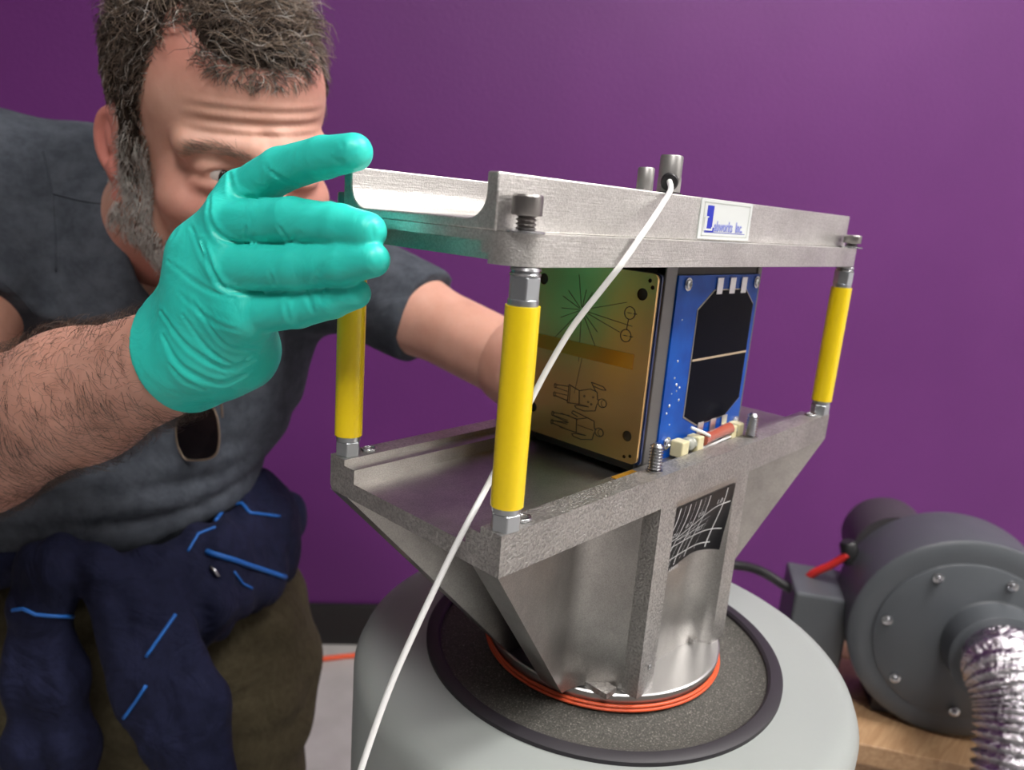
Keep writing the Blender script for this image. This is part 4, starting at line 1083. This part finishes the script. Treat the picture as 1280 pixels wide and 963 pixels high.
# scalp under-layer so the skin does not shine through
sel = hF[scalp & (ml > 0.013)]; used, inv = np.unique(sel, return_inverse=True)
vn = np.zeros_like(hV); 
for c4 in range(4): np.add.at(vn, hF[:, c4], hn_n)
vn /= np.linalg.norm(vn, axis=1)[:, None] + 1e-9
capV = hV[used] + vn[used] * 0.0022
sub(mesh_obj('scalp_layer', HO + capV @ HR.T, inv.reshape(-1, 4), 'scalp_dark', PT, proot), hair)
# sideburn and beard
phc = np.abs(np.arctan2(hc[:, 0], hc[:, 1] + 0.012))
beard = (hc[:, 2] < 0.02) & (hc[:, 2] > -0.125) & (~is_ear) & (((phc > 0.95) & (phc < 1.42) & (hc[:, 2] > -0.06)) | ((hc[:, 2] < -0.045 - 0.02 * np.cos(phc * 1.3)) & (phc < 1.38) & (hc[:, 1] > 0.004))) & (np.abs(hc[:, 0]) < 0.085)
nB = 7000; P, N_ = sample(beard, nB)
flow = np.tile(np.array([[0, 0.25, -0.95]]), (nB, 1)); ln = rg.uniform(0.010, 0.020, nB)
G = grow(P, N_, flow, ln, 0.14, 0.6, 0.42, clump=0.5); mi = np.where(rg.rand(nB) < np.clip(0.35 + (0.015 - P[:, 2]) / 0.05, 0.3, 0.92), 3, np.where(rg.rand(nB) < 0.5, 0, 1))
bd = strands('beard', None, HO + G @ HR.T, np.linspace(0.00032, 0.0001, 6)[None, :] * np.ones((nB, 1)), mi, HM)
bd['label'] = 'grey beard and sideburn'
# brows
for sx in (-1, 1):
    br = (np.abs(hc[:, 2] - (0.0285 - 0.25 * (np.abs(hc[:, 0]) - 0.034) ** 2 / 0.02)) < 0.0036) & (hc[:, 0] * sx > 0.014) & (hc[:, 0] * sx < 0.054) & (hc[:, 1] > 0.05)
    if br.sum() < 5: continue
    nb_ = 190; P, N_ = sample(br, nb_)
    G = grow(P, N_, np.tile(np.array([[sx * 0.9, -0.2, 0.25]]), (nb_, 1)), rg.uniform(0.006, 0.011, nb_), 0.05, 0.5, 0.25, clump=0.2)
    strands('eyebrow', None, HO + G @ HR.T, np.linspace(0.00015, 0.00005, 6)[None, :] * np.ones((nb_, 1)), np.where(rg.rand(nb_) < 0.6, 1, 2), HM)
# forearm hair
arm_u = el_r + (wr_r - el_r) * 0.0
av, af = allV[2], allF[2]
aa, an_ = tri_area(av, af); acn = av[af].mean(1); tpar = (acn - el_r) @ fd / np.linalg.norm(wr_r - el_r)
msk = (tpar > 0.1) & (tpar < 0.985); nA = 8000
idx = np.where(msk)[0]; cch = rg.choice(idx, nA, p=aa[idx] / aa[idx].sum()); P = acn[cch] + rg.normal(size=(nA, 3)) * 0.0006; N_ = an_[cch]
flow = np.tile((fd * 0.75 + np.array([0, 0, -0.45]))[None], (nA, 1))
G = grow(P, N_, flow, rg.uniform(0.008, 0.019, nA), 0.10, 0.5, 0.26, clump=0.55)
strands('arm_hair', None, G, np.linspace(0.00011, 0.00004, 6)[None, :] * np.ones((nA, 1)), np.where(rg.rand(nA) < 0.6, 0, 1), HM)

# ------------------------------------------------------------------ glove
cor = [V3(u_, v_, d__) for u_ in (150, 510) for v_ in (140, 530) for d__ in (0.295, 0.455)]
gl = Sdf(np.min(cor, 0), np.max(cor, 0), 0.0011)
hand(gl, 0.0)
cz = wr_r - fd * 0.016
gl.cone(cz - fd * 0.01, wr_r + fd * 0.022, 0.0340, 0.0295, 0.012)
w2 = wob(8, 5, 120, 220); w1 = wob(3, 6, 260, 420)
hc0 = V3(260, 430, 0.395)
def wrinkle(X, Y, Z):
    r2 = (X - hc0[0]) ** 2 + (Y - hc0[1]) ** 2 + (Z - hc0[2]) ** 2; m_ = np.exp(-r2 / 0.035 ** 2)
    return -0.0011 * m_ * np.abs(w1(X, Y, Z)) - 0.0004 * w2(X, Y, Z)
gl.disp(wrinkle)
from mathutils.bvhtree import BVHTree
def bvh(V, Fq): return BVHTree.FromPolygons([tuple(p) for p in V], [tuple(map(int, q)) for q in Fq])
def hit(tree, u, v, lift=0.001):
    r = Vector(ray(u, v)).normalized(); h = tree.ray_cast(Vector(CAM), r)
    return None if h[0] is None else h[0] + h[1] * lift * (1 if h[1].dot(r) < 0 else -1)
gv0, gf0 = gl.mesh(); gt = bvh(gv0, gf0)
creases = [([(287, 217), (291, 240), (302, 247), (330, 249)], 1.3, 1.1), ([(263, 243), (261, 273), (276, 296), (295, 303), (320, 305)], 1.1, 1.0), ([(253, 300), (268, 344), (283, 361), (306, 364), (330, 364)], 1.2, 1.1),
    ([(235, 273), (257, 326), (280, 359)], 0.8, 1.0), ([(209, 326), (253, 359), (295, 374)], 0.7, 1.0), ([(204, 420), (226, 457), (272, 479), (306, 468)], 1.1, 1.3), ([(201, 389), (235, 434), (283, 460), (318, 450)], 1.0, 1.2),
    ([(228, 393), (258, 434), (292, 456), (312, 446)], 0.8, 1.0), ([(222, 365), (262, 400), (300, 415)], 0.6, 1.0), ([(340, 214), (356, 226), (372, 230)], 0.7, 0.9), ([(330, 205), (346, 222)], 0.5, 0.9), ([(347, 281), (358, 296), (364, 304)], 0.9, 0.9), ([(364, 303), (372, 293), (378, 291)], 0.7, 0.8),
    ([(336, 337), (340, 352), (339, 358)], 0.7, 0.8), ([(308, 283), (305, 300)], 0.6, 0.8), ([(392, 350), (402, 336), (412, 323)], 0.5, 0.9), ([(354, 375), (360, 395), (362, 404)], 0.8, 0.9), ([(384, 360), (388, 378), (393, 392)], 0.8, 0.9), ([(400, 362), (404, 380)], 0.5, 0.9), ([(430, 185), (426, 178)], 0.5, 0.9), ([(466, 280), (465, 296)], 0.5, 0.8),
    ([(262, 247), (232, 268), (214, 300)], 0.5, 1.2), ([(212, 455), (228, 474), (255, 487)], 0.8, 1.1), ([(240, 375), (280, 430), (322, 440)], 0.6, 1.1), ([(415, 196), (424, 203), (430, 199)], 0.5, 0.8)]
for pl, dep, wd in creases:
    q = spline([(p[0], p[1], 0) for p in pl], 6) if len(pl) > 2 else [np.array((*pl[0], 0)), np.array((*pl[1], 0))]
    q = [hit(gt, p[0], p[1], 0.0) for p in q]; q = [np.array(p) for p in q if p is not None]
    if len(q) < 2: continue
    lo_ = np.min(q, 0) - 0.006; hi_ = np.max(q, 0) + 0.006; sl = gl.sl(lo_, hi_); X, Y, Z = gl.pts(sl)
    best = None
    for i in range(len(q) - 1):
        if np.linalg.norm(q[i + 1] - q[i]) > 0.02: continue
        ba = q[i + 1] - q[i]; L2 = ba @ ba + 1e-12
        t_ = np.clip(((X - q[i][0]) * ba[0] + (Y - q[i][1]) * ba[1] + (Z - q[i][2]) * ba[2]) / L2, 0, 1)
        tt = (i + t_) / (len(q) - 1)
        dd = np.sqrt((X - q[i][0] - t_ * ba[0]) ** 2 + (Y - q[i][1] - t_ * ba[1]) ** 2 + (Z - q[i][2] - t_ * ba[2]) ** 2)
        dd = dd / np.clip(0.55 + 0.45 * np.sin(tt * math.pi), 0.4, 1)
        best = dd if best is None else np.minimum(best, dd)
    if best is None: continue
    w_ = 0.0011 * wd
    gl.D[sl] += (dep * 0.001 * (np.exp(-(best / w_) ** 2) - 0.55 * np.exp(-((best - 2.4 * w_) / (1.2 * w_)) ** 2))).astype(np.float32)
gl.cut(V3(206, 463, 0.425) + fd * 0.025, -fd + 0.05 * upn, 0.0015)
gV, gF = gl.mesh(); gV = relax(gV, gF, 1, 0.4)
glove = mesh_obj('glove', gV, gF, 'glove', PT, proot); glove['label'] = 'turquoise nitrile glove'

# ------------------------------------------------------------------ t-shirt
tv = V3(150, 420, 0.74)
ts = Sdf(np.min([sh_r, sh_l, belly, el_r + (sh_r - el_r) * 0.4, chest], 0) - 0.19, np.max([sh_r, sh_l, belly, chest], 0) + 0.17, 0.0042)
ux = (sh_l - sh_r) / np.linalg.norm(sh_l - sh_r)
Rt = np.stack([ux, np.cross(upn, ux) / np.linalg.norm(np.cross(upn, ux)), np.cross(ux, np.cross(upn, ux) / np.linalg.norm(np.cross(upn, ux)))], 1)
ts.chain([sh_r, V3(110, 250, 0.745), neck_b + np.array([0, 0, -0.02]), V3(320, 265, 0.80), sh_l], [0.066, 0.064, 0.068, 0.058, 0.060], 0.03)
ts.ell(chest, (0.172, 0.118, 0.16), 0.05, R=Rt)
ts.ell(V3(140, 505, 0.79), (0.150, 0.118, 0.13), 0.05, R=Rt)
ts.ell(belly, (0.150, 0.125, 0.12), 0.05, R=Rt)
ts.ell(V3(165, 665, 0.87), (0.155, 0.110, 0.09), 0.04, R=Rt)
sle_r = sh_r + (el_r - sh_r) * 0.50; sle_l = V3(533, 397, 0.755)
ts.cone(sh_r, sle_r + (el_r - sh_r) * 0.1, 0.068, 0.064, 0.03); ts.cone(sh_l, sle_l + (sle_l - sh_l) * 0.3, 0.060, 0.046, 0.03)
# open the sleeves and the hem
def shell_cut(s, p, n, rad):
    n = n / np.linalg.norm(n); lo = p - 0.10; hi = p + 0.10; sl = s.sl(lo, hi); X, Y, Z = s.pts(sl)
    d = -((X - p[0]) * n[0] + (Y - p[1]) * n[1] + (Z - p[2]) * n[2])
    r2 = np.sqrt((X - p[0]) ** 2 + (Y - p[1]) ** 2 + (Z - p[2]) ** 2) - rad
    s.D[sl] = np.maximum(s.D[sl], np.minimum(-d, 0.5) * 0 + -np.maximum(d, r2))
shell_cut(ts, sle_r, el_r - sh_r, 0.11)
shell_cut(ts, sle_l, sle_l - sh_l, 0.11)
hem_n = (pelv - belly); 
ts.cone(HW((0, -0.02, -0.06)), neck_b + (HR @ np.array([0.015, 0.05, 0.0])), 0.051, 0.054, 0.010, 'sub')
cw1 = wob(21, 6, 45, 110); cw2 = wob(22, 5, 55, 110, (0.35, 0.35, 1.5))
bz = belly[2]
def folds(X, Y, Z):
    lowm = np.clip((bz + 0.12 - Z) / 0.12, 0, 1)
    return -0.0060 * np.abs(cw1(X, Y, Z)) - 0.011 * lowm * np.abs(cw2(X, Y, Z)) + 0.002
ts.disp(folds)
tV, tF = ts.mesh(); tV = relax(tV, tF, 2, 0.5)
shirt = mesh_obj('t_shirt', tV, tF, 'tshirt', PT, proot); shirt['label'] = 'dark grey short-sleeved t-shirt'
st = bvh(tV, tF)
def seam(pl, w_=0.0008, mat='tshirt'):
    q = spline([(p[0], p[1], 0) for p in pl], 6); q = [hit(st, p[0], p[1], 0.0004) for p in q]; q = [p for p in q if p is not None]
    q = [q[0]] + [q[i] for i in range(1, len(q)) if (q[i] - q[i - 1]).length < 0.04]
    if len(q) > 2: sub(MB().tube(q, w_, 6).build('seam', mat, PT, smooth=180), shirt)
seam([(65, 242), (97, 250), (120, 254), (140, 255)]); seam([(54, 190), (64, 235), (69, 290), (70, 340)]);  seam([(2, 352), (25, 372), (46, 396)])

# ------------------------------------------------------------------ trousers
tr = Sdf(np.min([hip_r, knee_r, pelv, ankle(knee_r), ankle(knee_l), knee_l], 0) - 0.19, np.max([hip_l, pelv, hip_r, ankle(knee_l), ankle(knee_r)], 0) + 0.19, 0.0075)
tr.lo[2] = max(tr.lo[2], -0.02)
tr.ell(pelv, (0.17, 0.125, 0.12), 0.05, R=Rt); tr.ell(V3(110, 735, 0.85), (0.15, 0.115, 0.085), 0.04, R=Rt); tr.ell(V3(200, 830, 0.87), (0.18, 0.13, 0.12), 0.05, R=Rt)
for hp_, kn in ((hip_r, knee_r), (hip_l, knee_l)):
    an = ankle(kn); tr.cone(hp_, kn, 0.098, 0.070, 0.04); tr.cone(kn, an, 0.068, 0.05, 0.03)
tw = wob(31, 4, 60, 130, (0.4, 0.4, 1.3))
tr.disp(lambda X, Y, Z: -0.014 * np.abs(tw(X, Y, Z)) + 0.004)
rV, rF = tr.mesh(); rV = relax(rV, rF, 2, 0.5)
mesh_obj('trousers', rV, rF, 'trousers', PT, proot)['label'] = 'olive brown trousers'
for kn in (knee_r, knee_l):
    an = ankle(kn); to = an + fwd * 0.13; to[2] = 0.045
    sh_ = Sdf(np.minimum(an, to) - 0.09, np.maximum(an, to) + 0.09, 0.006); sh_.lo[2] = max(sh_.lo[2], -0.01)
    sh_.chain([an + np.array([0, 0, -0.01]), (an + to) / 2, to + fwd * 0.05], [0.045, 0.046, 0.035], 0.02)
    v, f = sh_.mesh(); mesh_obj('shoe', relax(v, f, 2), f, 'black_plastic', PT, proot)

# ------------------------------------------------------------------ jacket knotted round the waist
jk = Sdf(np.min([V3(-120, 560, 0.62), V3(-120, 1010, 0.62), V3(400, 560, 0.62), V3(400, 1010, 0.62), V3(-120, 1010, 1.0)], 0), np.max([V3(-120, 560, 1.0), V3(400, 560, 1.0), V3(400, 560, 0.6), V3(400, 1010, 1.0), V3(-120, 560, 0.6)], 0), 0.0042)
jk.chain([V3(-90, 690, 0.74), V3(0, 706, 0.685), V3(90, 714, 0.675), V3(190, 712, 0.69), V3(270, 692, 0.735), V3(318, 672, 0.82), V3(330, 650, 0.90)], [0.022, 0.020, 0.018, 0.020, 0.028, 0.040, 0.048], 0.016)
jk.ell(V3(302, 665, 0.845), (0.052, 0.052, 0.075), 0.03)
jk.chain([V3(288, 610, 0.87), V3(302, 650, 0.855), V3(315, 705, 0.84)], [0.020, 0.044, 0.044], 0.03)
jk.chain([V3(205, 735, 0.70), V3(245, 765, 0.71), V3(238, 805, 0.70)], [0.026, 0.034, 0.010], 0.02)
jk.chain([V3(250, 742, 0.715), V3(318, 728, 0.79)], [0.032, 0.030], 0.03)
jk.ell(V3(78, 708, 0.66), (0.030, 0.030, 0.026), 0.015)
# first sleeve hanging down the front, flattened by two parallel strands
for du, rr_ in ((-17, 0.0165), (10, 0.0165)):
    jk.chain([V3(58 + du * 0.7, 702, 0.656), V3(52 + du, 760, 0.655), V3(62 + du * 1.5, 850, 0.66), V3(70 + du * 1.8, 930, 0.665), V3(74 + du * 1.6, 1020, 0.67)], [rr_, rr_ + 0.001, rr_ + 0.004, rr_ + 0.005, rr_ + 0.002], 0.014)
# second sleeve, folded
for du, rr_ in ((-10, 0.0185), (16, 0.018)):
    jk.chain([V3(125 + du * 0.5, 712, 0.662), V3(152 + du, 752, 0.655), V3(176 + du, 835, 0.652), V3(215 + du, 920, 0.648), V3(245 + du, 1010, 0.648)], [rr_, rr_ + 0.002, rr_ + 0.004, rr_ + 0.004, rr_], 0.012)
jk.chain([V3(188, 735, 0.672), V3(215, 790, 0.662), V3(244, 880, 0.652), V3(262, 1000, 0.650)], [0.020, 0.022, 0.026, 0.024], 0.007)
jw = wob(41, 6, 110, 230, (1, 1, 0.28)); jw2 = wob(44, 6, 60, 140)
jk.disp(lambda X, Y, Z: -0.009 * np.abs(jw(X, Y, Z)) - 0.006 * np.abs(jw2(X, Y, Z)) + 0.0045)
jV, jF = jk.mesh(); jV = relax(jV, jF, 2, 0.5)
jacket = mesh_obj('jacket', jV, jF, 'jacket', PT, proot); jacket['label'] = 'navy jacket with blue piping tied round the waist'
jt = bvh(jV, jF)
for pts, w_ in (([(16, 763), (30, 761), (45, 768), (70, 770), (90, 771)], 0.0016), ([(219, 769), (205, 790), (183, 822)], 0.0016), ([(183, 857), (170, 878), (155, 898)], 0.0016),
                ([(258, 690), (290, 700), (325, 712), (356, 722)], 0.0026), ([(270, 652), (285, 633), (303, 630), (312, 642), (349, 646)], 0.0018), ([(235, 690), (248, 668), (270, 660)], 0.0014), ([(292, 715), (302, 730), (314, 736)], 0.0014)):
    q = [hit(jt, *p) for p in [(lerp(pts[i][0], pts[i + 1][0], k / 4), lerp(pts[i][1], pts[i + 1][1], k / 4)) for i in range(len(pts) - 1) for k in range(4)] + [pts[-1]]]
    q = [p for p in q if p is not None]
    if len(q) > 2: sub(MB().tube(q, w_, 6).build('piping', 'stripe_blue', PT, smooth=180), jacket)
z0 = hit(jt, 263, 708, 0.002)
if z0: sub(MB().tube([z0, hit(jt, 268, 714, 0.003) or z0 + Vector((0, 0, -0.006)), hit(jt, 273, 722, 0.002) or z0 + Vector((0, 0, -0.012))], 0.0016, 8).build('zip_pull', 'steel', PT, smooth=180), jacket)

# ------------------------------------------------------------------ sunglasses hooked on the shirt
c0 = hit(st, 247, 542, 0.022) or PX(247, 542, 0.66)
sg = thing('sunglasses', 'black lens sunglasses with thin brass frame hanging folded on the grey t-shirt', 'sunglasses', c0)
dS = (np.array(c0) - CAM) @ RC[2]
lens = [(220, 533), (224, 524), (234, 517), (261, 509), (270, 517), (274, 540), (273, 560), (268, 570), (256, 575), (234, 575), (226, 566), (221, 552)]
def lensloop(du, dv, n=4): 
    q = spline([(u_ + du, v_ + dv, 0) for u_, v_ in lens + [lens[0]]], n)[:-1]; return [PX(p[0], p[1], dS + 0.0008 * math.cos((p[0] - 247 - du) / 18)) for p in q]
vw = Vector(RC[2])
for du, dv in ((0, 0), (-6, -92)):
    lp = [p - vw * (0.045 if dv else 0.0) for p in lensloop(du, dv)]; nL = len(lp)
    MB().add([p - vw * 0.0006 for p in lp] + [p + vw * 0.0006 for p in lp], [tuple(range(nL)), tuple(range(2 * nL - 1, nL - 1, -1))] + [(i, (i + 1) % nL, nL + (i + 1) % nL, nL + i) for i in range(nL)]).build('lens', 'lens_black', sg)
    MB().tube(lp + [lp[0]], 0.0010, 8, cap=False).build('rim', 'frame_brass', sg, smooth=180)
for a, b_ in (((233, 517), (231, 482)), ((261, 510), (258, 484))):
    MB().tube([PX(*a, dS), PX((a[0] + b_[0]) / 2, (a[1] + b_[1]) / 2, dS - 0.006), PX(*b_, dS - 0.014)], 0.0011, 8).build('bridge', 'frame_brass', sg, smooth=180)
MB().tube(spline([PX(278, 522, dS + 0.002), PX(276, 500, dS - 0.004), PX(268, 440, dS - 0.025), PX(250, 400, dS - 0.035)], 6), 0.0012, 8).build('temple', 'frame_brass', sg, smooth=180)
